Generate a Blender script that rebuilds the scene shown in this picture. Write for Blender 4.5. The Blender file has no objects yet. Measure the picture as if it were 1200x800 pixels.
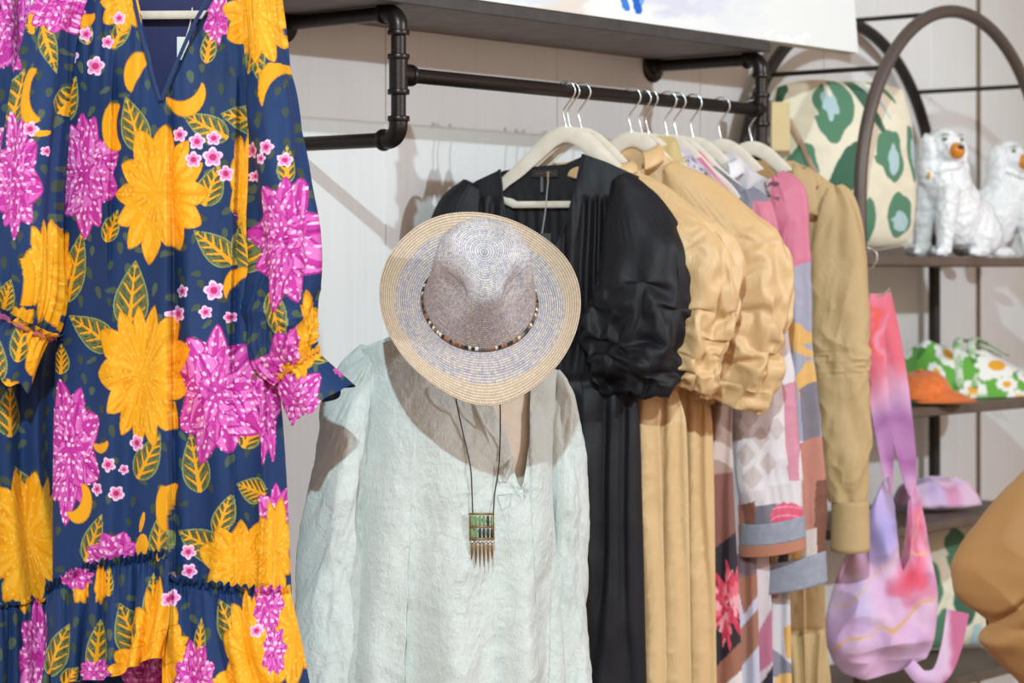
import bpy, math, random
import numpy as np
from mathutils import Vector

# ------------------------------------------------------------------ camera, world, lights, exposure
SC = bpy.context.scene
COL = SC.collection
EYE = 1.45                 # eye height
FOC = 2800.0               # focal length in pixels of a 1200 px wide picture
CX, HY = 600.0, 326.0      # principal column, horizon row

cam_d = bpy.data.cameras.new('camera')
cam_d.sensor_width = 36.0
cam_d.lens = FOC / 1200.0 * 36.0
cam_d.shift_y = -(400.0 - HY) / 1200.0
cam_d.clip_start = 0.05
cam_d.dof.use_dof = True
cam_d.dof.focus_distance = 4.55
cam_d.dof.aperture_fstop = 4.0
cam = bpy.data.objects.new('camera', cam_d)
cam.location = (0, 0, EYE)
cam.rotation_euler = (math.pi / 2, 0, 0)
COL.objects.link(cam)
SC.camera = cam

SC.view_settings.view_transform = 'Standard'
SC.view_settings.look = 'None'
SC.view_settings.gamma = 1.0
SC.view_settings.exposure = 0.0
SC.view_settings.use_curve_mapping = False

world = bpy.data.worlds.new('shop_ambient')
SC.world = world
world.use_nodes = True
wb = world.node_tree.nodes['Background']
wb.inputs[0].default_value = (0.56, 0.435, 0.355, 1)
wb.inputs[1].default_value = 2.4


def spot(name, loc, target, power, col, size, radius):
    l = bpy.data.lights.new(name, 'SPOT')
    l.energy = power
    l.color = col
    l.spot_size = math.radians(size)
    l.spot_blend = 0.6
    l.shadow_soft_size = radius
    o = bpy.data.objects.new(name, l)
    o.location = loc
    o.rotation_euler = (Vector(target) - Vector(loc)).to_track_quat('-Z', 'Y').to_euler()
    COL.objects.link(o)


spot('ceiling_spot_lamp', (-0.15, -1.3, 4.4), (0.3, 5.3, 1.4), 1290, (0.70, 0.93, 1.0), 46, 0.06)
spot('ceiling_spot_lamp', (5.2, 2.6, 3.3), (0.3, 5.3, 1.4), 640, (0.79, 0.91, 1.0), 62, 0.06)

# ------------------------------------------------------------------ rack geometry in the plan
SA, CA = 0.635, math.sqrt(1 - 0.635 ** 2)
D = np.array([SA, CA])            # along the wall, receding to the right
N = np.array([CA, -SA])           # out of the wall
ROD0 = np.array([(467 - CX) / FOC * 4.9, 4.9])   # the left upright
WALL_D = 0.335                    # rod to wall
W0 = ROD0 - WALL_D * N
RAIL_Z = EYE + 0.418


def rail_t(px, base=ROD0):
    k = (px - CX) / FOC
    return (k * base[1] - base[0]) / (D[0] - k * D[1])


def along(t, n=0.0, base=ROD0):
    return base + t * D + n * N


# ------------------------------------------------------------------ helpers
def lin(c):
    c = np.asarray(c, dtype=float) / 255.0
    return np.where(c <= 0.04045, c / 12.92, ((c + 0.055) / 1.055) ** 2.4)


def P(px, py, d):
    return np.array([(px - CX) / FOC * d, d, EYE + (HY - py) / FOC * d])


def wloc(o):
    v = Vector((0, 0, 0))
    while o is not None:
        v += o.location
        o = o.parent
    return np.array(v)


def tag(o, label=None, cat=None, group=None, kind=None):
    if label: o['label'] = label
    if cat: o['category'] = cat
    if group: o['group'] = group
    if kind: o['kind'] = kind
    return o


def thing(name, loc, label, cat, group=None):
    o = bpy.data.objects.new(name, None)
    o.empty_display_size = 0.05
    o.location = [float(a) for a in loc]
    COL.objects.link(o)
    return tag(o, label, cat, group)


def mesh_obj(name, V, F, mat, parent=None, colors=None, uv=None, smooth=True):
    """V: n x 3 world points; F: quads array or list of polygons. Linked as ONE mesh object."""
    V = np.asarray(V, dtype=float)
    if parent is not None:
        V = V - wloc(parent)
    me = bpy.data.meshes.new(name)
    if isinstance(F, np.ndarray):
        nf, k = F.shape
        me.vertices.add(len(V))
        me.vertices.foreach_set('co', V.astype(np.float32).ravel())
        me.loops.add(nf * k)
        me.loops.foreach_set('vertex_index', F.astype(np.int32).ravel())
        me.polygons.add(nf)
        me.polygons.foreach_set('loop_start', np.arange(0, nf * k, k, dtype=np.int32))
        me.polygons.foreach_set('loop_total', np.full(nf, k, dtype=np.int32))
        me.update(calc_edges=True)
    else:
        me.from_pydata([tuple(v) for v in V], [], [tuple(f) for f in F])
        me.update()
    me.validate()
    if smooth:
        me.polygons.foreach_set('use_smooth', np.ones(len(me.polygons), dtype=bool))
    if colors is not None:
        a = me.color_attributes.new('print', 'FLOAT_COLOR', 'POINT')
        c = np.ones((len(V), 4), dtype=np.float32)
        c[:, :3] = colors
        a.data.foreach_set('color', c.ravel())
    if uv is not None:
        a = me.attributes.new('fabric', 'FLOAT_VECTOR', 'POINT')
        c = np.zeros((len(V), 3), dtype=np.float32)
        c[:, :2] = uv
        a.data.foreach_set('vector', c.ravel())
    if mat is not None:
        me.materials.append(mat)
    o = bpy.data.objects.new(name, me)
    COL.objects.link(o)
    if parent is not None:
        o.parent = parent
    return o


def grid_faces(n, m, wrap=False, off=0, flip=False):
    """n columns x m rows, vertex index = row * n + col"""
    i = np.arange(n if wrap else n - 1)
    j = np.arange(m - 1)
    I, J = np.meshgrid(i, j)
    I = I.ravel(); J = J.ravel()
    I2 = (I + 1) % n
    f = np.stack([J * n + I, J * n + I2, (J + 1) * n + I2, (J + 1) * n + I], 1) + off
    return f[:, ::-1] if flip else f


class MB:
    """collects shapes that make ONE part"""
    def __init__(self):
        self.V, self.F, self.n = [], [], 0

    def add(self, V, F):
        self.V.append(np.asarray(V, float))
        for f in F:
            self.F.append([int(i) + self.n for i in f])
        self.n += len(V)
        return self

    def box(self, c, ax, half, bev=0.0):
        """c centre, ax 3 unit axes, half sizes; chamfered edges when bev > 0"""
        c = np.asarray(c, float); ax = np.asarray(ax, float)
        h = np.asarray(half, float)
        b = min(bev, 0.45 * h.min())
        vs, idx = [], {}
        for sx in (-1, 1):
            for sy in (-1, 1):
                for sz in (-1, 1):
                    s = np.array([sx, sy, sz])
                    for k in range(3):
                        q = s * (h - b); q[k] = s[k] * h[k]
                        idx[(sx, sy, sz, k)] = len(vs)
                        vs.append(c + q @ ax)
        fs = []
        for k in range(3):
            a, e = (k + 1) % 3, (k + 2) % 3
            for s in (-1, 1):
                f = []
                for (p, q) in ((-1, -1), (1, -1), (1, 1), (-1, 1)):
                    t = [0, 0, 0]; t[k] = s; t[a] = p; t[e] = q
                    f.append(idx[(*t, k)])
                fs.append(f if s > 0 else f[::-1])
        if b > 0:
            for k in range(3):
                a, e = (k + 1) % 3, (k + 2) % 3
                for p in (-1, 1):
                    for q in (-1, 1):
                        t0 = [0, 0, 0]; t0[k] = -1; t0[a] = p; t0[e] = q
                        t1 = list(t0); t1[k] = 1
                        f = [idx[(*t0, a)], idx[(*t0, e)], idx[(*t1, e)], idx[(*t1, a)]]
                        fs.append(f if p * q < 0 else f[::-1])
            for sx in (-1, 1):
                for sy in (-1, 1):
                    for sz in (-1, 1):
                        f = [idx[(sx, sy, sz, k)] for k in range(3)]
                        fs.append(f if sx * sy * sz > 0 else f[::-1])
        return self.add(vs, fs)

    def tube(self, pts, r, seg=12, closed=False, cap=True, flat=None):
        """sweep of a circle (or ellipse: flat=(scale across up-axis, up axis)) along pts; r scalar or per point"""
        pts = np.asarray(pts, float); n = len(pts)
        r = np.full(n, r) if np.isscalar(r) else np.asarray(r, float)
        tan = np.gradient(pts, axis=0) if not closed else np.roll(pts, -1, 0) - np.roll(pts, 1, 0)
        tan /= np.linalg.norm(tan, axis=1)[:, None] + 1e-12
        up = np.array([0, 0, 1.0]) if abs(tan[0][2]) < 0.9 else np.array([1.0, 0, 0])
        if flat is not None and len(flat) > 1: up = np.asarray(flat[1], float)
        nrm = np.cross(tan[0], up); nrm /= np.linalg.norm(nrm)
        V = []
        th = np.linspace(0, 2 * np.pi, seg, endpoint=False)
        fs = 1.0 if flat is None else flat[0]
        for i in range(n):
            if flat is not None and len(flat) > 1:
                nrm = np.cross(tan[i], up)
            nrm = nrm - tan[i] * np.dot(nrm, tan[i]); nrm /= np.linalg.norm(nrm) + 1e-12
            bi = np.cross(tan[i], nrm)
            V.append(pts[i] + r[i] * (np.cos(th)[:, None] * nrm + np.sin(th)[:, None] * bi * fs))
        F = grid_faces(seg, n + (1 if closed else 0), wrap=True)
        V = np.concatenate(V)
        if closed: F = F % len(V)
        F = [list(f) for f in F]
        if cap and not closed:
            F.append(list(range(seg))[::-1]); F.append(list(range((n - 1) * seg, n * seg)))
        return self.add(V, F)

    def cyl(self, a, b, r, seg=20, bev=0.0):
        a = np.asarray(a, float); b = np.asarray(b, float)
        if bev > 0:
            t = (b - a) / np.linalg.norm(b - a)
            return self.tube([a, a + t * 1e-5, a + t * bev, b - t * bev, b - t * 1e-5, b], [r - bev, r - bev, r, r, r - bev, r - bev], seg)
        return self.tube([a, b], r, seg)

    def ellipsoid(self, c, rad, rot=None, seg=20, rings=12):
        th = np.linspace(0, 2 * np.pi, seg, endpoint=False); ph = np.linspace(1e-3, np.pi - 1e-3, rings)
        T, H = np.meshgrid(th, ph)
        v = np.stack([np.cos(T) * np.sin(H), np.sin(T) * np.sin(H), np.cos(H)], -1).reshape(-1, 3) * np.asarray(rad)
        if rot is not None: v = v @ np.asarray(rot).T
        F = [list(f)[::-1] for f in grid_faces(seg, rings, wrap=True)]
        F.append(list(range(seg))); F.append(list(range((rings - 1) * seg, rings * seg))[::-1])
        return self.add(v + np.asarray(c), F)

    def build(self, name, mat, parent=None, smooth=True, autosmooth=True, **kw):
        o = mesh_obj(name, np.concatenate(self.V), self.F, mat, parent, smooth=smooth, **kw)
        if smooth and autosmooth:
            o.data.set_sharp_from_angle(angle=math.radians(40))
        return o


def bez(pts, n=24):
    """smooth curve through points (Catmull-Rom)"""
    p = np.asarray(pts, float)
    p = np.concatenate([[2 * p[0] - p[1]], p, [2 * p[-1] - p[-2]]])
    out = []
    for i in range(1, len(p) - 2):
        t = np.linspace(0, 1, n, endpoint=False)[:, None]
        a, b, c, d = p[i - 1], p[i], p[i + 1], p[i + 2]
        out.append(0.5 * (2 * b + (c - a) * t + (2 * a - 5 * b + 4 * c - d) * t ** 2 + (3 * b - a - 3 * c + d) * t ** 3))
    out.append(p[-2][None])
    return np.concatenate(out)


def interp(rows, y, smooth=True):
    """rows: list of (y, value...) -> smooth (monotone cubic) interpolation of each value column"""
    r = np.asarray(rows, float)
    x = r[:, 0]; y = np.clip(y, x[0], x[-1])
    out = []
    for k in range(1, r.shape[1]):
        v = r[:, k]
        if not smooth or len(x) < 3:
            out.append(np.interp(y, x, v)); continue
        h = np.diff(x); dl = np.diff(v) / h
        m = np.zeros(len(x))
        m[0], m[-1] = dl[0], dl[-1]
        for i in range(1, len(x) - 1):
            if dl[i - 1] * dl[i] > 0:
                w1, w2 = 2 * h[i] + h[i - 1], h[i] + 2 * h[i - 1]
                m[i] = (w1 + w2) / (w1 / dl[i - 1] + w2 / dl[i])
        i = np.clip(np.searchsorted(x, y, side='right') - 1, 0, len(h) - 1)
        t = (y - x[i]) / h[i]
        out.append((2 * t ** 3 - 3 * t ** 2 + 1) * v[i] + (t ** 3 - 2 * t ** 2 + t) * h[i] * m[i] + (-2 * t ** 3 + 3 * t ** 2) * v[i + 1] + (t ** 3 - t ** 2) * h[i] * m[i + 1])
    return out[0] if len(out) == 1 else out


# ---- numpy noise
def _hash(ix, iy, seed):
    h = (ix.astype(np.int64) * 374761393 + iy.astype(np.int64) * 668265263 + seed * 974634777) & 0xFFFFFFFF
    h = ((h ^ (h >> 13)) * 1274126177) & 0xFFFFFFFF
    h = h ^ (h >> 16)
    return (h & 0xFFFFFF) / float(0xFFFFFF)


def vn(x, y, seed=0):
    """value noise, -1..1"""
    x, y = np.broadcast_arrays(np.asarray(x, float), np.asarray(y, float))
    ix, iy = np.floor(x), np.floor(y)
    fx, fy = x - ix, y - iy
    fx = fx * fx * fx * (fx * (fx * 6 - 15) + 10); fy = fy * fy * fy * (fy * (fy * 6 - 15) + 10)
    a, b = _hash(ix, iy, seed), _hash(ix + 1, iy, seed)
    c, d = _hash(ix, iy + 1, seed), _hash(ix + 1, iy + 1, seed)
    return ((a * (1 - fx) + b * fx) * (1 - fy) + (c * (1 - fx) + d * fx) * fy) * 2 - 1


def fbm(x, y, seed=0, o=3):
    s, a = 0, 1.0
    for k in range(o):
        s = s + a * vn(x * 2 ** k, y * 2 ** k, seed + k * 7)
        a *= 0.5
    return s


def ridge(x, y, seed=0, o=2):
    """sharp creases, 0..1 (1 on the ridge)"""
    s, a, t = 0, 1.0, 0
    for k in range(o):
        s = s + a * (1 - np.abs(vn(x * 1.9 ** k, y * 1.9 ** k, seed + 13 * k)) * 1.6).clip(-0.6, 1)
        t += a; a *= 0.5
    return s / t


def pleats(ph, sharp=1.6):
    """rounded cloth folds, narrow valleys; ph in cycles"""
    c = 0.5 + 0.5 * np.cos(2 * np.pi * ph)
    return 1 - (1 - c) ** sharp


def crease(x, x0, wl, wr):
    """fold edge at x0: rises towards it from the left, drops behind it on the right"""
    d = x - x0
    return np.where(d < 0, np.exp(d / wl), -np.exp(-d / wr) * np.clip(d / 1.5, 0, 1) + np.clip(1 - d / 1.5, 0, 1))


# ---- a small cloth solver for gathered tubes (puff sleeves)
def settle_tube(V, stretch_l, stretch_a, steps=90, iters=6, grav=0.0004, press=0.00003, keep=0.012, seed=1, bend=0.4, pin_rows=(1, 1), cap=0.1):
    """V: rows x cols x 3 tube (cols wrap). The cloth is longer (stretch_l) and wider (stretch_a) than the tube it starts from, both ends are held,
    so it buckles into folds while it settles."""
    X = V.copy(); m, n, _ = X.shape
    rng = np.random.RandomState(seed)
    jit = np.stack([vn(np.arange(n)[None] / 3.1 + 40 * k + 0 * np.arange(m)[:, None], np.arange(m)[:, None] / 3.3 + 0 * np.arange(n)[None], seed + k) for k in range(3)], -1)
    X0 = V.copy()
    ramp_ = np.clip(np.minimum(np.arange(m), np.arange(m)[::-1]) / (m * 0.25), 0, 1)[:, None]
    la = np.linalg.norm(np.roll(X0, -1, 1) - X0, axis=2)
    # ends are gathered: the cloth's own width is the widest row's, eased
    wide = np.maximum(la.mean(1, keepdims=True), la.mean(1).max() * 0.62)
    easy = np.clip((np.linspace(0, 1, m)[:, None] - cap) / 0.35, 0, 1)          # a smooth sleeve head, gathers below it
    la = (la * (1 - easy) + wide * easy) * (1 + (stretch_a - 1) * ramp_)
    lscale = 1 + (stretch_l - 1) * np.clip((np.linspace(0, 1, m - 1)[:, None] - cap) / 0.3, 0, 1)
    ll = np.linalg.norm(X0[1:] - X0[:-1], axis=2) * lscale
    diag = np.sqrt(la[1:] ** 2 + ll ** 2)
    w = np.ones((m, 1, 1)); w[:pin_rows[0]] = 0; w[m - pin_rows[1]:] = 0
    X += jit * 0.010 * w
    vel = np.zeros_like(X)

    def con(A, B, wa, wb, rest, k):
        d = B - A; L = np.linalg.norm(d, axis=2) + 1e-9
        c = ((L - rest) / L * k)[..., None] * d
        s = wa + wb; s = np.where(s == 0, 1, s)
        return A + c * wa / s, B - c * wb / s
    for it in range(steps):
        c = X.mean(1, keepdims=True)
        du, dv = np.roll(X, -1, 1) - np.roll(X, 1, 1), np.gradient(X, axis=0)
        nr = np.cross(du, dv); nr /= np.linalg.norm(nr, axis=2, keepdims=True) + 1e-9
        out = X - c
        sg = np.sign((nr * out).sum(2).mean()) or 1
        vel = vel * 0.86 + (nr * sg * press + np.array([0, 0, -grav])) * w + (X0 - X) * keep * w * 0.25 * (1 + 18 * (1 - easy[..., None]) ** 2.5)
        P0 = X.copy()
        X = X + vel * w
        for _ in range(iters):
            for o in (0, 1):                                   # rings
                if n % 2 == 0:
                    i = np.arange(o, n, 2); j = (i + 1) % n
                    X[:, i], X[:, j] = con(X[:, i], X[:, j], w, w, la[:, i], 0.9)
                r = np.arange(o, m - 1, 2)
                X[r], X[r + 1] = con(X[r], X[r + 1], w[r], w[r + 1], ll[r], 0.9)
                for sh in (1, -1):                             # shear
                    Y = np.roll(X[r + 1], -sh, 1)
                    a, b = con(X[r], Y, w[r], w[r + 1], diag[r], 0.25)
                    X[r] = a; X[r + 1] = np.roll(b, sh, 1)
            q = 0.5 * (np.roll(X, 1, 1) + np.roll(X, -1, 1))
            X = X + (q - X) * bend * 0.12 * w
            q = X.copy(); q[1:-1] = 0.5 * (X[2:] + X[:-2])
            X = X + (q - X) * bend * 0.12 * w
        vel = (X - P0) * 0.9
        sp = np.linalg.norm(vel, axis=2, keepdims=True)
        vel = vel * np.minimum(1, 0.01 / (sp + 1e-9))
    return X


# ------------------------------------------------------------------ materials
def nt(name):
    m = bpy.data.materials.new(name)
    m.use_nodes = True
    t = m.node_tree
    return m, t, t.nodes['Principled BSDF']


def mth(t, op, a, b=None):
    n = t.nodes.new('ShaderNodeMath'); n.operation = op
    for i, v in enumerate((a, b)):
        if v is None: continue
        if isinstance(v, (int, float)): n.inputs[i].default_value = v
        else: t.links.new(v, n.inputs[i])
    return n.outputs[0]


def noise_node(t, scale, vec=None, detail=3, rough=0.55, dist=0.0):
    n = t.nodes.new('ShaderNodeTexNoise')
    n.inputs['Scale'].default_value = scale
    n.inputs['Detail'].default_value = detail
    n.inputs['Roughness'].default_value = rough
    n.inputs['Distortion'].default_value = dist
    if vec is not None: t.links.new(vec, n.inputs['Vector'])
    return n


def coords(t, scale=(1, 1, 1), rot=(0, 0, 0), attr=None):
    if attr:
        c = t.nodes.new('ShaderNodeAttribute'); c.attribute_name = attr; out = c.outputs['Vector']
    else:
        c = t.nodes.new('ShaderNodeTexCoord'); out = c.outputs['Object']
    m = t.nodes.new('ShaderNodeMapping')
    m.inputs['Scale'].default_value = scale
    m.inputs['Rotation'].default_value = rot
    t.links.new(out, m.inputs['Vector'])
    return m.outputs['Vector']


def bump(t, b, h, strength, dist, prev=None):
    n = t.nodes.new('ShaderNodeBump')
    n.inputs['Strength'].default_value = strength
    n.inputs['Distance'].default_value = dist
    t.links.new(h, n.inputs['Height'])
    if prev is not None: t.links.new(prev, n.inputs['Normal'])
    t.links.new(n.outputs[0], b.inputs['Normal'])
    return n.outputs[0]


def ramp(t, fac, stops):
    n = t.nodes.new('ShaderNodeValToRGB')
    e = n.color_ramp.elements
    while len(e) < len(stops): e.new(0.5)
    for i, (p, c) in enumerate(stops):
        e[i].position = p
        e[i].color = (*lin(c), 1)
    t.links.new(fac, n.inputs[0])
    return n.outputs['Color']


def cloth(name, c, c2=None, rough=0.8, sheen=0.15, wr=0.0, wr_scale=(30, 30, 30), weave=0.0, printed=False, spec=0.3, vary_scale=6):
    m, t, b = nt(name)
    b.inputs['Roughness'].default_value = rough
    b.inputs['Specular IOR Level'].default_value = spec
    b.inputs['Sheen Weight'].default_value = sheen
    if printed:
        a = t.nodes.new('ShaderNodeAttribute'); a.attribute_name = 'print'
        t.links.new(a.outputs['Color'], b.inputs['Base Color'])
    elif c2 is not None:
        n = noise_node(t, vary_scale, coords(t), 4)
        t.links.new(ramp(t, n.outputs[0], [(0.35, c), (0.65, c2)]), b.inputs['Base Color'])
    else:
        b.inputs['Base Color'].default_value = (*lin(c), 1)
    prev = None
    if wr:
        n = noise_node(t, 1.0, coords(t, wr_scale), 5, 0.6, 0.6)
        prev = bump(t, b, n.outputs[0], wr, 0.01)
    if weave:
        n = noise_node(t, 900, coords(t, (1, 1, 0.35)), 2)
        prev = bump(t, b, n.outputs[0], weave, 0.0006, prev)
    return m


def metal(name, c, rough=0.35, met=1.0, wear=0.0):
    m, t, b = nt(name)
    b.inputs['Base Color'].default_value = (*lin(c), 1)
    b.inputs['Metallic'].default_value = met
    b.inputs['Roughness'].default_value = rough
    if wear:
        n2 = noise_node(t, 150, coords(t), 3)
        bump(t, b, n2.outputs[0], wear, 0.002)
    return m


def plain(name, c, rough=0.5, c2=None, scale=20, bmp=0.0, spec=0.5):
    m, t, b = nt(name)
    b.inputs['Roughness'].default_value = rough
    b.inputs['Specular IOR Level'].default_value = spec
    n = noise_node(t, scale, coords(t), 4)
    c2 = c2 if c2 is not None else [min(255, x * 0.96 + 2) for x in c]
    t.links.new(ramp(t, n.outputs[0], [(0.35, c), (0.65, c2)]), b.inputs['Base Color'])
    if bmp: bump(t, b, n.outputs[0], bmp, 0.003)
    return m
# ------------------------------------------------------------------ the setting
Z3 = np.array([0, 0, 1.0])
D3 = np.array([D[0], D[1], 0]); N3 = np.array([N[0], N[1], 0])
AX = np.array([D3, -N3, Z3])     # along the wall, into the wall, up


def w3(t, n, z):
    """point in rack terms: t along the rod, n out of the rod's plane, z height"""
    p = along(t, n)
    return np.array([p[0], p[1], z])


def wall_mat():
    m, t, b = nt('painted_boards')
    b.inputs['Roughness'].default_value = 0.62
    n = noise_node(t, 3.0, coords(t), 4)
    n2 = noise_node(t, 1.0, coords(t, (60, 60, 1.5)), 4)
    mix = mth(t, 'ADD', mth(t, 'MULTIPLY', n.outputs[0], 0.5), mth(t, 'MULTIPLY', n2.outputs[0], 0.5))
    t.links.new(ramp(t, mix, [(0.3, (224, 223, 222)), (0.7, (233, 232, 231))]), b.inputs['Base Color'])
    bump(t, b, n2.outputs[0], 0.12, 0.002)
    return m


M_wall = wall_mat()
M_seam = plain('seam_brown', (120, 95, 72), 0.7)
M_floor = plain('wood_floor', (150, 112, 80), 0.5, (120, 88, 60), 5)
M_floor_obj = MB().box((1.5, 3.5, -0.05), np.eye(3), (7, 6, 0.05)).build('floor', M_floor)
tag(M_floor_obj, kind='structure')
mb = MB()
mb.box(w3(1.5, -WALL_D - 0.05, 1.75), AX, (4.6, 0.05, 1.75))
tag(mb.build('wall_back', M_wall), kind='structure')
# board seams: thin raised strips on the wall
mb = MB()
for tt, hw, mat_i in ((3.07, 0.008, 0),):
    mb.box(w3(tt, -WALL_D + 0.004, 1.75), AX, (hw, 0.004, 1.75), 0.002)
tag(mb.build('trim_1', M_seam), kind='structure')
mb = MB()
for tt in (-0.9, -0.28, 0.33, 0.95, 1.56, 2.17, 2.78, 3.4, 4.0):
    mb.box(w3(tt, -WALL_D + 0.0015, 1.75), AX, (0.004, 0.0015, 1.75), 0.001)
tag(mb.build('trim_2', M_wall), kind='structure')
mb = MB()
mb.box(w3(1.5, -WALL_D + 0.008, 0.07), AX, (4.6, 0.008, 0.07), 0.004)
tag(mb.build('baseboard_back', plain('baseboard_white', (226, 224, 220), 0.5)), kind='structure')

M_side = plain('ambient_block_paint', (176, 166, 156), 0.7)
mb = MB()
mb.box(w3(3.62, 1.2, 1.75), AX, (0.05, 1.6, 1.75))  # unseen side wall, added to cut ambient light around the arched unit
tag(mb.build('wall_ambient_block', M_side), kind='structure')
mb = MB()
mb.box((1.5, 3.5, 5.05), np.eye(3), (7, 6, 0.05))  # unseen ceiling, added to hold back ambient light from above
tag(mb.build('ceiling_ambient_block', M_side), kind='structure')

# ------------------------------------------------------------------ pipe rack
M_pipe = metal('black_iron', (52, 47, 45), 0.34, 0.75, 0.15)
M_board = plain('black_stained_board', (58, 54, 53), 0.55, (70, 66, 65), 30, 0.2)
PR = 0.0155
T1 = rail_t(892)
ZU = EYE + 0.545; ZL = EYE + 0.285
rack = thing('pipe_clothes_rack', w3(0, -WALL_D, ZU), 'black iron pipe clothes rail on brackets fixed to the white wall', 'clothes rack')


def collar(mb, c, ax, r, ln):
    c = np.asarray(c, float); ax = np.asarray(ax, float)
    mb.tube([c - ax * ln / 2, c - ax * ln * 0.45, c - ax * ln * 0.3, c + ax * ln * 0.3, c + ax * ln * 0.45, c + ax * ln / 2],
            [r * 0.86, r, r * 1.04, r * 1.04, r, r * 0.86], 24)


def elbow(c, a, b, r=0.0195, R=0.03):
    """elbow fitting: c corner, leaves along a and b"""
    c, a, b = (np.asarray(q, float) for q in (c, a, b))
    pts = [c + a * R * (1 - math.sin(q)) + b * R * (1 - math.cos(q)) for q in np.linspace(0, math.pi / 2, 14)]
    m = MB().tube([c + a * (R + 0.012)] + pts + [c + b * (R + 0.012)], r, 24)
    collar(m, c + a * (R + 0.012), a, r * 1.13, 0.012)
    collar(m, c + b * (R + 0.012), b, r * 1.13, 0.012)
    return m


def tee(c, run, br, r=0.0195):
    c, run, br = (np.asarray(q, float) for q in (c, run, br))
    m = MB().tube([c - run * 0.04, c + run * 0.04], r, 24)
    m.tube([c, c + br * 0.04], r, 24)
    for q in (c - run * 0.036, c + run * 0.036): collar(m, q, run, r * 1.13, 0.012)
    collar(m, c + br * 0.036, br, r * 1.13, 0.012)
    return m


def flange(c, ax):
    c, ax = np.asarray(c, float), np.asarray(ax, float)
    m = MB().tube([c, c + ax * 0.006, c + ax * 0.008, c + ax * 0.010, c + ax * 0.026, c + ax * 0.028], [0.042, 0.042, 0.040, 0.024, 0.021, 0.0155], 32)
    for k in range(4):
        q = math.pi / 4 + k * math.pi / 2
        s = np.cross(ax, Z3)
        p = c + 0.031 * (math.cos(q) * s + math.sin(q) * Z3)
        m.tube([p + ax * 0.006, p + ax * 0.009, p + ax * 0.0098], [0.005, 0.005, 0.003], 10)
    return m


for tt in (0.0, T1):
    tee(w3(tt, 0, RAIL_Z), -Z3, D3 if tt == 0 else -D3).build('tee_fitting', M_pipe, rack)
    elbow(w3(tt, 0, ZU), -N3, -Z3).build('elbow_fitting', M_pipe, rack)
    elbow(w3(tt, 0, ZL), -N3, Z3).build('elbow_fitting', M_pipe, rack)
    MB().cyl(w3(tt, 0, ZL + 0.03), w3(tt, 0, ZU - 0.03), PR).build('upright_pipe', M_pipe, rack)
    for z in (ZU, ZL):
        MB().cyl(w3(tt, -WALL_D + 0.01, z), w3(tt, -0.03, z), PR).build('arm_pipe', M_pipe, rack)
        flange(w3(tt, -WALL_D, z), N3).build('wall_flange', M_pipe, rack)
MB().cyl(w3(0.03, 0, RAIL_Z), w3(T1 - 0.03, 0, RAIL_Z), PR, 28).build('hanging_rail', M_pipe, rack)

# shelf board that lies on the upper arms
SH_B = ZU + PR + 0.0015
SH_T = SH_B + 0.024
M_under = plain('weathered_board', (132, 122, 116), 0.6, (112, 103, 98), 14, 0.15)
tc, th_ = (T1 + 0.01 - 0.55) / 2, (T1 + 0.01 + 0.55) / 2
ps = thing('plank_shelf', w3(tc, -WALL_D / 2, SH_B), 'long grey shelf board with black front edge lying across the pipe brackets', 'shelf')
MB().box(w3(tc, (0.014 - WALL_D) / 2 + 0.001, (SH_B + SH_T) / 2), AX, (th_ - 0.004, (0.014 + WALL_D) / 2, (SH_T - SH_B) / 2), 0.002).build('board', M_under, ps)
mb = MB().box(w3(tc, 0.0185, (SH_B + SH_T) / 2), AX, (th_, 0.004, (SH_T - SH_B) / 2 + 0.0005), 0.0015)
mb.box(w3(T1 + 0.01 - 0.002, (0.014 - WALL_D) / 2, (SH_B + SH_T) / 2), AX, (0.002, (0.014 + WALL_D) / 2 - 0.002, (SH_T - SH_B) / 2), 0.001)
mb.build('black_edging', M_board, ps)

# painting leaning on the shelf
lean = math.radians(5.0)
up = np.array([-N3 * math.sin(lean) + Z3 * math.cos(lean)])[0]
fr = np.cross(D3, up) * 1.0
fr = fr if np.dot(fr, N3) > 0 else -fr
pt = thing('canvas_painting', w3(0.8, -0.03, SH_T), 'large pale abstract canvas painting with blue strokes standing on the dark shelf', 'painting')
TA, TB, PH = -0.05, rail_t(1001), 0.75
PTOP = 0.0055
c0 = w3(TA, 0.012, SH_T + PTOP)
mb = MB()
mb.box(c0 + D3 * (TB - TA) / 2 + up * PH / 2 - fr * 0.019, np.array([D3, -fr, up]), ((TB - TA) / 2, 0.018, PH / 2), 0.003)
mb.build('stretched_canvas', plain('canvas_edge', (226, 222, 205), 0.8), pt)
# painted face: print colours on a fine grid
nx, nz = 520, 220
S, T = np.meshgrid(np.linspace(0, 1, nx), np.linspace(0, 1, nz))
S, T = S.ravel(), T.ravel()
V = c0 + S[:, None] * D3 * (TB - TA) + T[:, None] * up * PH + fr * 0.0008
px = CX + FOC * V[:, 0] / V[:, 1]; py = HY - FOC * (V[:, 2] - EYE) / V[:, 1]
C = np.tile(np.array([238., 240., 240.]), (len(px), 1))
def wash(x, y, rx, ry, col, st=1.0, seed=1):
    d = ((px - x) / rx) ** 2 + ((py - y) / ry) ** 2 + 0.6 * fbm(px / 18, py / 9, seed, 3)
    a = (np.clip(1.25 - d, 0, 1) * st)[:, None]
    C[:] = C * (1 - a) + np.array(col) * a
wash(660, 0, 60, 40, (226, 214, 205), 0.9, 2)
wash(705, 12, 18, 22, (240, 240, 238), 1, 3)
wash(625, -5, 40, 12, (214, 222, 232), 0.8, 4)
wash(800, 5, 55, 16, (206, 208, 232), 0.7, 5)
wash(860, 10, 40, 30, (226, 230, 238), 0.6, 6)
wash(690, -10, 22, 9, (206, 200, 170), 0.8, 8)
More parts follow.
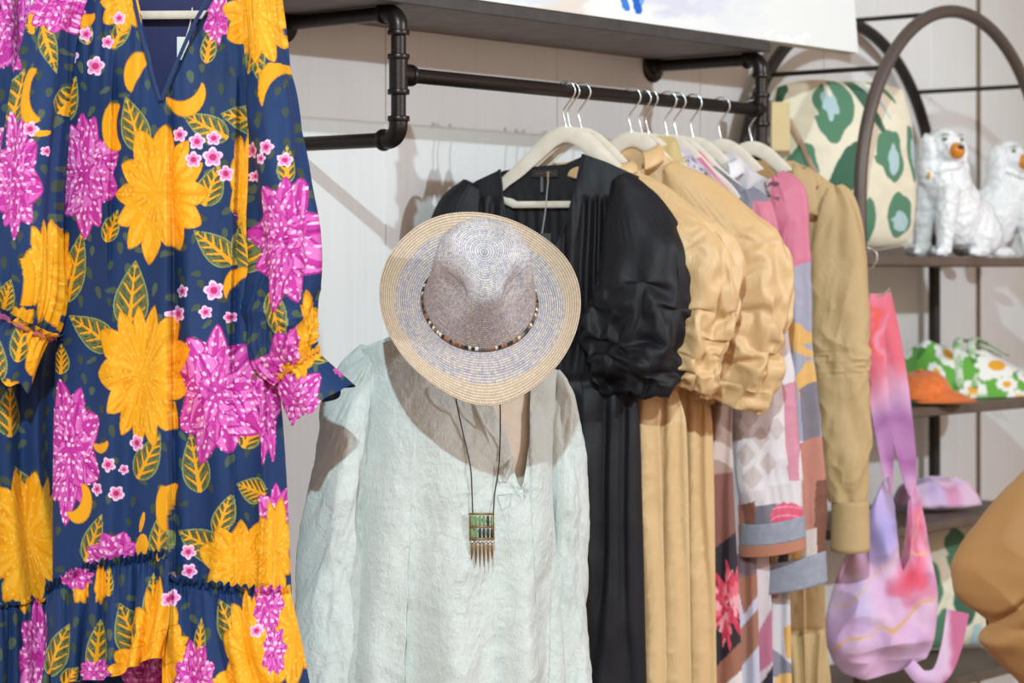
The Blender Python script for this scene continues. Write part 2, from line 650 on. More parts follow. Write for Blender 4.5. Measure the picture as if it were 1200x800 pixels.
def stroke(x0, y0, x1, y1, w, col, seed=1):
    dx, dy = x1 - x0, y1 - y0
    L2 = dx * dx + dy * dy
    t = np.clip(((px - x0) * dx + (py - y0) * dy) / L2, 0, 1)
    d = np.hypot(px - x0 - t * dx, py - y0 - t * dy) + 0.9 * vn(px / 4, py / 4, seed)
    a = np.clip((w - d) / 0.8, 0, 1)[:, None]
    C[:] = C * (1 - a) + np.array(col) * a
stroke(727, -14, 734, 9, 4.2, (58, 128, 214), 1)
stroke(743, -14, 748, 11, 5.2, (26, 100, 205), 2)
stroke(751, -20, 752, 2, 3.0, (120, 170, 226), 3)
stroke(735, -22, 742, -6, 3, (90, 160, 220), 4)
for (a, b, c, d) in ((905, 36, 897, 41), (897, 41, 904, 47), (904, 47, 896, 52), (911, 50, 913, 42), (913, 42, 918, 49), (918, 49, 922, 42), (922, 42, 926, 49), (930, 48, 934, 43), (934, 43, 937, 49), (941, 50, 944, 38), (936, 43, 949, 42)):
    stroke(a, b, c, d, 1.5, (253, 253, 252), 5)
mesh_obj('painted_face', V, grid_faces(nx, nz), cloth('painted_canvas', (0, 0, 0), printed=True, rough=0.6, sheen=0, weave=0.25), pt, colors=lin(C))

# ------------------------------------------------------------------ arched shelving unit
M_arch = metal('bronze_tube', (98, 86, 80), 0.5, 0.35, 0.1)
M_rod = metal('dark_rod', (52, 46, 42), 0.5, 0.4)
M_shelf = plain('bronze_shelf', (108, 92, 80), 0.55, (96, 80, 70), 12)
EB = 0.05 - WALL_D                       # rear plane, in rod terms
ET0, ET1, ED = 1.674, 2.711, 0.368
EW = ET1 - ET0
ESP = EYE + 0.21                         # spring of the arches
unit = thing('arched_display_shelf', w3((ET0 + ET1) / 2, EB + ED / 2, 0), 'tall dark metal display shelf with round arched frames right of the clothes rail', 'display shelf')
for n in (EB, EB + ED):
    pts = [w3(ET0, n, 0.0), w3(ET0, n, 0.6), w3(ET0, n, 1.2)]
    for q in np.linspace(0, math.pi, 48):
        pts.append(w3((ET0 + ET1) / 2 - EW / 2 * math.cos(q), n, ESP + EW / 2 * math.sin(q)))
    pts += [w3(ET1, n, 1.2), w3(ET1, n, 0.6), w3(ET1, n, 0.0)]
    MB().tube(pts, 0.0175, 20).build('arched_frame', M_arch if n > EB else M_rod, unit)
for q in (math.radians(41), math.radians(90), math.radians(139)):
    t = (ET0 + ET1) / 2 - EW / 2 * math.cos(q); z = ESP + EW / 2 * math.sin(q)
    MB().cyl(w3(t, EB + 0.012, z), w3(t, EB + ED - 0.012, z), 0.0065, 12).build('cross_rod', M_rod, unit)
SHELF_Z = [EYE + 0.058, EYE - 0.345, EYE - 0.655, EYE - 1.09]
for z in SHELF_Z:
    mb = MB()
    mb.box(w3((ET0 + ET1) / 2, EB + ED / 2, z - 0.0125), AX, (EW / 2 - 0.004, ED / 2 + 0.012, 0.0125), 0.003)
    mb.build('shelf_board', M_shelf, unit)
for t in ((ET0 * 0.83 + ET1 * 0.17),):
    MB().cyl(w3(t, EB, SHELF_Z[1]), w3(t, EB, SHELF_Z[0] - 0.02), 0.008, 12).build('back_rod', M_rod, unit)


def on_shelf(px, n, z):
    """floor-plan point on the shelf: seen at column px, n from the rear plane"""
    t = rail_t(px, W0 + (0.05 + n) * N)
    p = W0 + (0.05 + n) * N + t * D
    return np.array([p[0], p[1], z])


# ---- leafy cushion
def blotch(C, X, Y, x, y, rx, ry, col, rot=0, seed=0, wob=0.25):
    c, s = math.cos(rot), math.sin(rot)
    u = ((X - x) * c + (Y - y) * s) / rx; v = (-(X - x) * s + (Y - y) * c) / ry
    r = np.hypot(u, v); th = np.arctan2(v, u)
    k = 1 + wob * vn(th * 1.6 + 10, np.full_like(th, seed + 0.5), seed) * 1.2
    C[r < k] = col


def cushion(name, label, base, half_w, h, thick, axis, lean, blots, bg, n=220, round_=2.6, group=None):
    """base: bottom centre; axis: unit vector of its width; blots placed in unit coordinates (-1..1, 0..1)"""
    base = np.asarray(base, float); axis = np.asarray(axis, float)
    root = thing(name, base, label, 'cushion', group)
    back = np.cross(Z3, axis) * -1
    back = back if back[1] > 0 else -back
    upv = Z3 * math.cos(lean) + back * math.sin(lean)
    frv = -np.cross(axis, upv); frv = frv if frv[1] < 0 else -frv
    g = np.linspace(-1, 1, n)
    # more samples towards the seam
    g = np.sign(g) * (1 - (1 - np.abs(g)) ** 1.3)
    A, B = np.meshgrid(g, g)
    A, B = A.ravel(), B.ravel()
    # square to rounded square
    k = (np.abs(A) ** round_ + np.abs(B) ** round_) ** (1 / round_)
    mx = np.maximum(np.abs(A), np.abs(B)) + 1e-9
    pin = 1 - 0.06 * (1 - np.minimum(np.abs(A), np.abs(B)) / mx) * mx
    U = A * (mx / (k + 1e-9)) ** 0.55 * pin; Wv = B * (mx / (k + 1e-9)) ** 0.55 * pin
    e = (1 - A ** 2).clip(0) ** 0.42 * (1 - B ** 2).clip(0) ** 0.42
    wr = 0.05 * (ridge(U * 1.3 + 3, Wv * 1.5, 5, 3) - 0.5) * (mx ** 2) + 0.04 * vn(U * 2, Wv * 2, 8)
    Vs = []; Cs = []
    for s in (1, -1):
        w = s * (thick / 2) * (e + e * wr * 2.2)
        V = base + U[:, None] * half_w * axis + ((Wv + 1) / 2)[:, None] * h * upv + w[:, None] * frv + frv * 0
        C = np.tile(np.array(bg, float), (len(U), 1))
        C *= (1 + 0.02 * vn(U * 9, Wv * 9, 3))[:, None]
        for i, (x, y, rx, ry, rot, col) in enumerate(blots):
            blotch(C, U * s, (Wv + 1) / 2, x, y, rx, ry, col, rot, seed=i + 3)
        Vs.append(V); Cs.append(C)
    F = np.concatenate([grid_faces(n, n), grid_faces(n, n, off=n * n, flip=True)])
    mesh_obj('cover', np.concatenate(Vs), F, M_print, root, colors=lin(np.concatenate(Cs)))
    # piped seam
    i = np.where(np.isclose(mx, 1))[0]
    o = np.argsort(np.arctan2(B[i], A[i])); i = i[o][::6]
    mb = MB().tube(Vs[0][i], 0.0035, 8, closed=True)
    mb.build('piping', cloth('piping_' + name, bg, rough=0.8), root)
    return root, frv, upv


M_print = cloth('printed_cotton', (0, 0, 0), printed=True, rough=0.8, weave=0.15)
GR, DG, BL = (88, 132, 104), (64, 104, 82), (176, 200, 204)
b0 = on_shelf(994, 0.20, SHELF_Z[0] + 0.008)
ax_c = np.array([0.93, 0.36, 0]); ax_c /= np.linalg.norm(ax_c)
blots = [(-0.28, 0.80, 0.27, 0.17, 0.2, GR), (-0.33, 0.82, 0.10, 0.085, 0.1, BL), (-0.30, 0.92, 0.035, 0.06, 0, (236, 228, 206)),
         (-0.95, 0.93, 0.18, 0.13, 0, DG), (-0.30, 0.36, 0.30, 0.13, 0.7, DG), (0.10, 0.93, 0.20, 0.035, -0.5, DG), (0.2, 0.80, 0.30, 0.05, -0.7, DG), (0.32, 0.86, 0.20, 0.02, -0.6, BL),
         (0.40, 0.95, 0.25, 0.03, -0.4, GR), (0.42, 0.55, 0.20, 0.16, 0.1, GR), (0.46, 0.50, 0.09, 0.08, 0.3, BL), (0.82, 0.58, 0.10, 0.17, 0.25, GR), (0.85, 0.56, 0.06, 0.07, 0.2, BL),
         (0.60, 0.20, 0.22, 0.13, 0.1, GR), (0.60, 0.17, 0.12, 0.06, 0, BL), (0.93, 0.22, 0.06, 0.13, 0.15, GR), (0.93, 0.18, 0.03, 0.07, 0.1, BL), (0.12, 0.16, 0.10, 0.12, 0, GR),
         (-0.75, 0.45, 0.2, 0.14, 0.3, GR), (-0.70, 0.12, 0.22, 0.14, 0.1, DG), (-0.15, 0.05, 0.15, 0.08, 0.1, GR)]
cu, frv, upv = cushion('leaf_print_cushion', 'plump cream cushion with green leaf spots on the top display shelf', b0, 0.222, 0.48, 0.19, ax_c, 0.10, blots, (232, 222, 198), 240)
# its kraft swing tag and ribbon
tg = P(915, 148, b0[1] - 0.13)
mb = MB().box(tg, np.eye(3), (0.024, 0.0012, 0.064), 0.0008)
o = mb.build('swing_tag', plain('kraft_card', (226, 200, 150), 0.8), cu)
mb = MB().tube(bez([P(925, 140, b0[1] - 0.125), P(938, 165, b0[1] - 0.13), P(948, 188, b0[1] - 0.125), P(962, 212, b0[1] - 0.12)], 10), 0.0065, 8, flat=(0.35, (0, 1, 0)))
mb.build('ribbon_loop', cloth('ribbon_taupe', (176, 146, 124), rough=0.7), cu)
b1 = on_shelf(1125, 0.17, SHELF_Z[3] + 0.008)
cushion('leaf_print_cushion', 'cream cushion with green leaf spots low down behind the pink tie-dye bag', b1, 0.21, 0.40, 0.15, ax_c, 0.16,
        [(-0.1, 0.72, 0.2, 0.16, 0.2, GR), (0.4, 0.55, 0.22, 0.17, 0.3, GR), (0.30, 0.50, 0.1, 0.10, 0, BL), (0.0, 0.38, 0.24, 0.16, 0.5, DG), (0.6, 0.2, 0.3, 0.12, 0.2, DG), (-0.6, 0.5, 0.2, 0.18, 0.1, GR), (0.8, 0.85, 0.2, 0.13, 0, GR), (-0.4, 0.15, 0.2, 0.15, 0.2, GR), (0.15, 0.1, 0.1, 0.12, 0, BL)], (232, 222, 198), 160)

# ---- two white china spaniels
def glaze(name, c, rough=0.12, bmp=0.0):
    m, t, b = nt(name)
    b.inputs['Base Color'].default_value = (*lin(c), 1)
    b.inputs['Roughness'].default_value = rough
    b.inputs['Coat Weight'].default_value = 0.4
    if bmp:
        n = noise_node(t, 1.0, coords(t, (140, 140, 60)), 4, 0.6, 1.5)
        bump(t, b, n.outputs[0], bmp, 0.004)
    return m


M_china = glaze('white_china', (244, 244, 246), 0.16, 0.6)
M_face = glaze('white_china_face', (240, 242, 246), 0.12)
M_muzz = glaze('orange_glaze', (226, 140, 40), 0.15)
M_ink = glaze('black_glaze', (40, 38, 44), 0.2)
M_goldg = glaze('gold_glaze', (214, 176, 70), 0.25)
M_green = glaze('green_glaze', (100, 130, 90), 0.2)


def spaniel(base, body_dir, look, scale, label, flip=1):
    """sitting spaniel; body_dir: plan angle of the rump from the chest; look: plan angle of the face"""
    base = np.asarray(base, float)
    r = thing('china_spaniel', base, label, 'figurine', 'pair of white china spaniels')
    bd = np.array([math.cos(body_dir), math.sin(body_dir), 0]); bs = np.array([-bd[1], bd[0], 0])
    fd = np.array([math.cos(look), math.sin(look), 0]); fs_ = np.array([-fd[1], fd[0], 0])
    def B(a, s, z): return base + scale * (bd * a + bs * s + Z3 * z)
    head = B(-0.005, 0, 0.302)
    def H(a, s, z): return head + scale * (fd * a + fs_ * s + Z3 * z)
    R = lambda d: np.stack([d, np.cross(Z3, d), Z3], 1)
    mb = MB()
    for (a, s, z, x, y, zz) in ((0.02, 0, 0.17, 0.062, 0.062, 0.105), (0.05, 0, 0.12, 0.075, 0.070, 0.10), (0.105, 0, 0.09, 0.075, 0.075, 0.085), (0.12, 0.035, 0.065, 0.065, 0.045, 0.062), (0.12, -0.035, 0.065, 0.065, 0.045, 0.062),
                                (0.0, 0, 0.235, 0.045, 0.047, 0.06), (-0.03, 0, 0.20, 0.035, 0.05, 0.07)):
        mb.ellipsoid(B(a, s, z), np.array([x, y, zz]) * scale, R(bd))
    for s in (0.036, -0.036):
        mb.tube([B(-0.03, s, 0.19), B(-0.045, s * 1.05, 0.10), B(-0.05, s * 1.1, 0.03), B(-0.055, s * 1.1, 0.012)], np.array([0.034, 0.028, 0.022, 0.020]) * scale, 14)
        mb.ellipsoid(B(-0.07, s * 1.1, 0.014), np.array([0.034, 0.022, 0.015]) * scale, R(bd))
        mb.ellipsoid(B(0.055, s * 2.0, 0.016), np.array([0.04, 0.022, 0.017]) * scale, R(bd))
    mb.tube([B(0.17, 0.02, 0.03), B(0.205, 0.05, 0.035), B(0.19, 0.07, 0.075), B(0.15, 0.075, 0.09)], np.array([0.022, 0.025, 0.024, 0.012]) * scale, 12)
    mb.ellipsoid(H(0, 0, 0), np.array([0.052, 0.050, 0.052]) * scale, R(fd))
    mb.ellipsoid(H(0.035, 0, -0.016), np.array([0.034, 0.032, 0.03]) * scale, R(fd))
    for s in (1, -1):
        mb.ellipsoid(H(-0.006, s * 0.052, -0.030), np.array([0.032, 0.019, 0.066]) * scale, R(fd))
        mb.ellipsoid(H(-0.004, s * 0.056, -0.070), np.array([0.033, 0.021, 0.044]) * scale, R(fd))
    o = mb.build('body', M_china, r, autosmooth=False)
    m = o.modifiers.new('fuse', 'REMESH'); m.mode = 'VOXEL'; m.voxel_size = 0.0042 * scale; m.use_smooth_shade = True
    m = o.modifiers.new('soften', 'SMOOTH'); m.factor = 0.5; m.iterations = 4
    tx = bpy.data.textures.new('moulded_curls', 'CLOUDS'); tx.noise_scale = 0.017
    m = o.modifiers.new('curls', 'DISPLACE'); m.texture = tx; m.strength = 0.011; m.mid_level = 0.5
    MB().ellipsoid(H(0.058, 0, -0.015), np.array([0.024, 0.023, 0.023]) * scale, R(fd)).build('muzzle', M_muzz, r)
    MB().ellipsoid(H(0.080, 0, -0.006), np.array([0.007, 0.010, 0.007]) * scale, R(fd)).build('nose', M_ink, r)
    for s in (1, -1):
        e = MB().ellipsoid(H(0.041, s * 0.026, 0.017), np.array([0.007, 0.008, 0.006]) * scale, R(fd)).build('eye', M_green, r)
        MB().tube(bez([H(0.036, s * 0.036, 0.027), H(0.043, s * 0.026, 0.031), H(0.047, s * 0.016, 0.028)], 6), 0.0016 * scale, 6).build('eyebrow', M_green, e)
        c = MB()
        for k in (-1, 0, 1):
            c.tube(bez([B(-0.099, s * 0.04 + k * 0.011, 0.004), B(-0.1035, s * 0.04 + k * 0.011, 0.014), B(-0.092, s * 0.04 + k * 0.011, 0.027)], 5), 0.0016 * scale, 6)
        c.build('paw_marking', M_ink, r)
    MB().ellipsoid(B(-0.072, 0, 0.222), np.array([0.006, 0.009, 0.012]) * scale, R(bd)).build('gold_locket', M_goldg, r)
    q = np.linspace(0, 2 * np.pi, 40, endpoint=False)
    MB().tube([B(-0.008 + 0.056 * math.cos(a) , 0.056 * math.sin(a), 0.246 + 0.018 * math.cos(a)) for a in q], 0.003 * scale, 8, closed=True).build('collar', M_face, r)
    return r


spaniel(on_shelf(1108, 0.22, SHELF_Z[0] + 0.002), math.radians(40), math.radians(-66), 1.04, 'nearer white china spaniel with orange muzzle beside the cushion')
spaniel(on_shelf(1180, 0.12, SHELF_Z[0] + 0.002), math.radians(198), math.radians(-50), 1.02, 'farther white china spaniel peering out behind the nearer one')

# ---- second shelf: orange cap and daisy bag, small green and orange packs
M_cap = cloth('orange_terry', (236, 128, 66), (224, 112, 52), rough=0.9, wr=0.2, wr_scale=(120, 120, 120), vary_scale=60)
cb = on_shelf(1078, 0.30, SHELF_Z[1] + 0.002)
cap = thing('baseball_cap', cb, 'orange terry baseball cap lying in front of the daisy print bag', 'cap')
th = np.linspace(0, 2 * np.pi, 65)[:-1]; ph = np.linspace(0.0, 1.0, 22)
V = []
for p in ph:
    a = p * math.pi / 2 * 0.98
    r = math.sin(a) ** 0.8
    for q in th:
        lump = 1 + 0.03 * math.sin(3 * q) * r + 0.03 * float(vn(q * 1.5, p * 3, 4))
        V.append(cb + np.array([0.088 * r * math.cos(q) * lump, 0.095 * r * math.sin(q) * lump, 0.012 + 0.078 * math.cos(a) ** 0.75 * (1 + 0.05 * math.sin(q + 1))]))
mesh_obj('crown', V, grid_faces(64, 22, wrap=True, flip=False), M_cap, cap)
brd = np.array([0.88, -0.47, 0]); brs = np.array([0.47, 0.88, 0])
V = []; nb, mbk = 33, 9
for s in (0, 1):
    for j in range(mbk):
        f = j / (mbk - 1)
        for i in range(nb):
            q = (i / (nb - 1) - 0.5) * math.pi * 0.92
            e = 0.075 * f * math.cos(q) ** 0.7 if abs(q) < math.pi / 2 else 0
            V.append(cb + brd * (0.084 * math.cos(q) + e) + brs * (0.088 * math.sin(q)) + Z3 * (0.016 - 0.003 * s + 0.026 * math.cos(q) * (1 - f * 0.9) - 0.008 * f + 0.002))
F = np.concatenate([grid_faces(nb, mbk, flip=False), grid_faces(nb, mbk, off=nb * mbk, flip=True)])
mesh_obj('brim', V, F, M_cap, cap)
MB().ellipsoid(cb + Z3 * 0.091, (0.008, 0.008, 0.004)).build('button', M_cap, cap)

# daisy bag: a folded soft bag, a lumpy mound of printed cloth
db = on_shelf(1132, 0.16, SHELF_Z[1] + 0.003)
bag = thing('daisy_print_bag', db, 'green cloth bag printed with big white daisies folded on the second display shelf', 'bag')
n = 300
g = np.linspace(-1, 1, n)
A, B = np.meshgrid(g, g); A, B = A.ravel(), B.ravel()
mx = np.maximum(np.abs(A), np.abs(B)) + 1e-9
rr = (np.abs(A) ** 3 + np.abs(B) ** 3) ** (1 / 3) + 1e-9
U, Wv = A * mx / rr, B * mx / rr
rad = np.clip(mx, 0, 1)
slope = 0.165 - 0.085 * np.clip((U + 0.75) / 1.5, 0, 1)
H = slope * (1 - rad ** 4) ** 0.6 * (1 + 0.10 * fbm(U * 1.7, Wv * 1.7, 12, 2) + 0.16 * (ridge(U * 1.3 + Wv * 0.8, Wv * 1.2 - U, 4, 2) - 0.5))
ax_d = np.array([0.90, 0.44, 0]); ay_d = np.array([-0.44, 0.90, 0])
V = db + U[:, None] * 0.225 * ax_d + Wv[:, None] * 0.145 * ay_d + H[:, None] * Z3
C = np.tile(np.array([104., 172., 66.]), (len(U), 1))
k = vn(U * 5, Wv * 5, 2) > 0.35
C[k] = (70, 132, 48)
px = CX + FOC * V[:, 0] / V[:, 1]; py = HY - FOC * (V[:, 2] - EYE) / V[:, 1]
rnd = random.Random(5)
spots_ = [(1075, 395, 17, 11, .5), (1112, 415, 20, 13, .7), (1125, 403, 17, 13, 1.1), (1168, 428, 26, 15, .1), (1140, 456, 17, 11, .1), (1196, 466, 17, 9, .2), (1058, 412, 12, 9, .3), (1180, 450, 13, 9, 0.1), (1098, 436, 14, 8, .9), (1155, 440, 9, 6, .2), (1060, 395, 10, 9, .2), (1205, 440, 14, 9, .2), (1085, 372, 14, 8, .4), (1108, 392, 12, 7, .8), (1150, 410, 10, 6, .3)]
for (x, y, rx, ry, rot) in spots_:
    c, s = math.cos(rot), math.sin(rot)
    u = ((px - x) * c + (py - y) * s) / rx; v = (-(px - x) * s + (py - y) * c) / ry
    r = np.hypot(u, v); q = np.arctan2(v, u)
    C[r < 0.86 + 0.16 * np.abs(np.cos(q * 4.5 + x))] = (240, 238, 232)
    if rx > 11: C[r < 0.40] = (236, 168, 40)
F = grid_faces(n, n)
mesh_obj('folded_body', V, F, M_print, bag, colors=lin(C))
for k in (0, 1):
    p = [db + ax_d * (-0.13 + 0.05 * k) + ay_d * -0.145 + Z3 * 0.03, db + ax_d * (-0.09 + 0.05 * k) - ay_d * 0.08 + Z3 * 0.158, db + ax_d * (0.02 + 0.05 * k) + Z3 * 0.152, db + ax_d * (0.11 + 0.03 * k) - ay_d * 0.02 + Z3 * 0.115]
    MB().tube(bez(p, 8), 0.012, 8, flat=(0.3, (0, 0, 1))).build('strap', cloth('strap_green', (112, 170, 74), (232, 232, 224), vary_scale=25), bag)
for i, (pxx, col, lab, hgt, nn) in enumerate(((955, (40, 150, 74), 'small bright green pouch standing between the hanging sleeves', 0.14, 0.30), (966, (238, 140, 40), 'small orange pouch standing between the hanging sleeves', 0.10, 0.33))):
    b = on_shelf(pxx + 8, nn, SHELF_Z[1] + 0.002)
    root = thing('soft_pouch', b, lab, 'pouch')
    mb = MB()
    mb.ellipsoid(b + Z3 * hgt * 0.5, (0.055 - 0.015 * i, 0.020, hgt * 0.5), None, 24, 16)
    o = mb.build('body', cloth('pouch_cloth', col, [c * .85 for c in col]), root)
    MB().tube([b + np.array([-0.03, -0.008, hgt * 0.93]), b + np.array([0.0, -0.012, hgt]), b + np.array([0.03, -0.008, hgt * 0.93])], 0.003, 8).build('zip', M_rod, root)
# ------------------------------------------------------------------ cloth builders
class Plane:
    """upright plane a garment hangs in: origin (plan), axis u (plan); photo columns/rows are cast onto it"""
    def __init__(self, o, ang):
        self.o = np.asarray(o, float)[:2]
        self.u = np.array([math.cos(ang), math.sin(ang)])
        self.w = np.array([self.u[1], -self.u[0]])      # towards the viewer

    def cast(self, px, py):
        px = np.asarray(px, float); py = np.asarray(py, float)
        dx = (px - CX) / FOC
        # (s*dx - ox)*w0 + (s - oy)*w1 = 0
        s = (self.o @ self.w) / (dx * self.w[0] + self.w[1])
        u = (s * dx - self.o[0]) * self.u[0] + (s - self.o[1]) * self.u[1]
        return u, EYE + (HY - py) / FOC * s

    def xyz(self, u, w, z):
        u, w, z = np.broadcast_arrays(np.asarray(u, float), np.asarray(w, float), np.asarray(z, float))
        return np.stack([self.o[0] + u * self.u[0] + w * self.w[0], self.o[1] + u * self.u[1] + w * self.w[1], z], -1)

    def pt(self, px, py, w=0.0):
        u, z = self.cast(px, py)
        return self.xyz(u, w, z)


def panel(name, pl, side, top, bot, thick, fold, mat, parent, nx=120, ny=200, back=True, paint=None, back_top=None, w0=0.0, back_thick=0.5, back_paint=None, round_=0.55, hem=None):
    """body of a garment. side: rows (y, left x, right x); top/bot: rows (x, y) of the upper/lower edge or a number; thick: rows (y, front bulge m) or number;
    fold(X, Y, S, T) -> metres along the viewer axis. All rows in photo pixels on the plane pl."""
    def edge(e, x):
        return np.full_like(x, float(e)) if np.isscalar(e) else interp(e, x, smooth=False)
    side = np.asarray(side, float)

    def grid(tp, bt, nx, ny):
        s = np.linspace(0, 1, nx); t = np.linspace(0, 1, ny)
        S, T = np.meshgrid(s, t)
        xm0 = side[:, 1].min(); xm1 = side[:, 2].max()
        # two passes: x from y, y from x
        Y = np.full_like(S, 0.0)
        X = xm0 + (xm1 - xm0) * S
        for k in range(24):
            Yn = edge(tp, X[0])[None, :] * (1 - T) + edge(bt, X[-1])[None, :] * T
            Y = Yn if k == 0 else 0.6 * Y + 0.4 * Yn
            L, R = interp(side, Y)
            X = L + (R - L) * S
        return S, T, X, Y
    S, T, X, Y = grid(top, bot, nx, ny)
    th = interp(thick, Y) if not np.isscalar(thick) else np.full_like(Y, thick)
    prof = np.clip(1 - (2 * S - 1) ** 2, 0, 1) ** round_
    f = fold(X, Y, S, T) if fold else 0
    fade = np.clip(1 - np.abs(2 * S - 1) ** 10, 0, 1)
    u, z = pl.cast(X, Y)
    wv = w0 + th * prof + f * fade
    V = [pl.xyz(u, wv, z).reshape(-1, 3)]
    F = [grid_faces(nx, ny)]
    C = [paint(X.ravel(), Y.ravel())] if paint else None
    UV = [np.stack([X.ravel(), Y.ravel()], 1) / 100.0]
    if back:
        bx, by = max(12, nx // 5), max(20, ny // 5)
        S, T, X, Y = grid(back_top if back_top is not None else top, bot, bx, by)
        th = interp(thick, Y) if not np.isscalar(thick) else np.full_like(Y, thick)
        prof = np.clip(1 - (2 * S - 1) ** 2, 0, 1) ** round_
        u, z = pl.cast(X, Y)
        wv = w0 - back_thick * th * prof + 0.3 * (fold(X, Y, S, T) if fold else 0) * np.clip(1 - np.abs(2 * S - 1) ** 10, 0, 1) * (0 if back_paint is not None else 1)
        V.append(pl.xyz(u, wv, z).reshape(-1, 3))
        F.append(grid_faces(bx, by, off=nx * ny, flip=True))
        if paint: C.append((back_paint or paint)(X.ravel(), Y.ravel()))
        UV.append(np.stack([X.ravel() + 500, Y.ravel()], 1) / 100.0)
    return mesh_obj(name, np.concatenate(V), np.concatenate(F), mat, parent, colors=np.concatenate(C) if paint else None, uv=np.concatenate(UV))


def sleeve(name, pl, rows, fold, mat, parent, nth=140, nt_=200, paint=None, cap_top=True, power=2.0, settle=None):
    """tube along a path. rows: (x, y, half width px, half depth m, w offset m); cross sections square to the path in the plane.
    fold(A, T, X, Y) -> metres along the section's outward normal (A: angle, 0 = right side, pi/2 = front)"""
    r = np.asarray(rows, float)
    n = len(r)
    key = np.concatenate([[0], np.cumsum(np.hypot(np.diff(r[:, 0]), np.diff(r[:, 1])))])
    t = np.linspace(0, key[-1], nt_)
    x, y, hw, hd, wo = interp(np.column_stack([key, r]), t)
    u, z = pl.cast(x, y)
    u2, z2 = pl.cast(x + 1, y)
    m_per_px = np.hypot(u2 - u, z2 - z)
    tu, tz = np.gradient(u), np.gradient(z)
    k = np.ones(9) / 9
    pad = lambda v: np.convolve(np.pad(v, 4, mode='edge'), k, 'valid')
    tu, tz = pad(tu), pad(tz)
    L = np.hypot(tu, tz) + 1e-12
    tu, tz = tu / L, tz / L
    nu, nz = -tz, tu                      # to the right of a downward path
    A = np.linspace(0, 2 * np.pi, nth, endpoint=False)
    AA, TT = np.meshgrid(A, np.linspace(0, 1, nt_))
    ca = np.sign(np.cos(AA)) * np.abs(np.cos(AA)) ** (2 / power); sa = np.sign(np.sin(AA)) * np.abs(np.sin(AA)) ** (2 / power)
    hwm = (hw * m_per_px)[:, None]; hdm = hd[:, None]
    Xp = x[:, None] + ca * hw[:, None] * nu[:, None]; Yp = y[:, None] - ca * hw[:, None] * nz[:, None]
    d = fold(AA, TT, Xp, Yp) if fold else 0
    gx = np.cos(AA); gy = np.sin(AA)
    U = u[:, None] + (ca * hwm + gx * d) * nu[:, None]
    Z = z[:, None] + (ca * hwm + gx * d) * nz[:, None]
    W = wo[:, None] + sa * hdm + gy * d
    V = pl.xyz(U, W, Z)
    if settle: V = settle_tube(V, **settle)
    V = V.reshape(-1, 3)
    F = grid_faces(nth, nt_, wrap=True)
    Xpc = np.where(np.sin(AA) >= 0, Xp, 2 * Xp[:, :1] - Xp + 3)       # the back continues the print round the edge
    C = paint(Xpc.ravel(), Yp.ravel()) if paint else None
    uv = np.stack([AA.ravel() * 0.6, Yp.ravel() / 100.0], 1)
    if cap_top:
        V = np.concatenate([V, V[:nth].mean(0)[None]])
        c = len(V) - 1
        F2 = np.stack([np.arange(nth), np.roll(np.arange(nth), -1), np.full(nth, c), np.full(nth, c)], 1)
        F = [list(f) for f in F] + [[int(a), int(b_), int(c_)] for a, b_, c_, _ in F2[:, [1, 0, 2, 3]]]
        if C is not None: C = np.concatenate([C, C[:1]])
        uv = np.concatenate([uv, uv[:1]])
    o = mesh_obj(name, V, F, mat, parent, colors=C, uv=uv)
    if settle:
        md = o.modifiers.new('smooth', 'SUBSURF'); md.levels = 1; md.render_levels = 2
    return o


def frill(name, pl, line, drop, amp, waves, mat, parent, paint=None, w0=0.0, nx=400, ny=50, flare=0.03, thick=0.0, head=5, seed=1, sway=0.0, round_=0.0, tilt=0.0, span=None):
    """gathered frill sewn along a line of photo points [(x, y)], hanging by `drop` rows (x, drop px); waves across; a small ruffled heading above"""
    line = np.asarray(line, float)
    s = np.linspace(0, 1, nx)
    k = np.concatenate([[0], np.cumsum(np.hypot(np.diff(line[:, 0]), np.diff(line[:, 1])))]); k /= k[-1]
    x, y = interp(np.column_stack([k, line]), s, smooth=True)
    dr = interp(drop, x, smooth=True) if not np.isscalar(drop) else np.full_like(x, drop)
    T = np.linspace(-head / 100.0, 1, ny)
    S, TT = np.meshgrid(s, T)
    X = np.tile(x, (ny, 1)); Y = y[None] + np.where(TT < 0, TT * 100.0, TT * dr[None])
    tp = np.clip(TT, 0, 1)
    ph = S * waves + 0.55 * vn(S * waves * 0.6, tp * 0.6 + seed, seed) + 0.25 * vn(S * waves * 1.7, tp, seed + 4)
    a = amp * (0.22 + 0.78 * tp ** 0.7)
    fine = amp * 0.28 * np.cos(2 * np.pi * (S * waves * 3.1 + 0.8 * vn(S * waves, tp * 0 + 1, seed + 2))) * np.exp(-tp * 4.5)
    w = a * np.cos(2 * np.pi * ph) + fine + flare * tp + np.where(TT < 0, 0.003 + 0.55 * amp * np.cos(2 * np.pi * S * waves * 4.3 + 1.5 * vn(S * waves, TT * 0 + 2, seed)), 0) - 0.006 * np.exp(-(TT * dr[None] / 3.0) ** 2)
    SS = S if span is None else (X - span[0]) / (span[1] - span[0])
    w = w + thick * np.clip(1 - (2 * SS - 1) ** 2, 0, 1) ** 0.55 - round_ * (2 * S - 1) ** 2
    X = X + a / 0.0016 * 0.35 * np.sin(2 * np.pi * ph) + sway * tp * 40 * S
    Y = Y + np.where(TT < 0, 2.2 * np.cos(2 * np.pi * S * waves * 3.1 + 1), 0) - 2.0 * tp * np.cos(2 * np.pi * ph)
    u, z = pl.cast(X, Y)
    V = pl.xyz(u, w0 + w + tilt * tp, z).reshape(-1, 3)
    C = paint(X.ravel(), Y.ravel()) if paint else None
    return mesh_obj(name, V, grid_faces(nx, ny), mat, parent, colors=C, uv=np.stack([X.ravel(), Y.ravel()], 1) / 100)


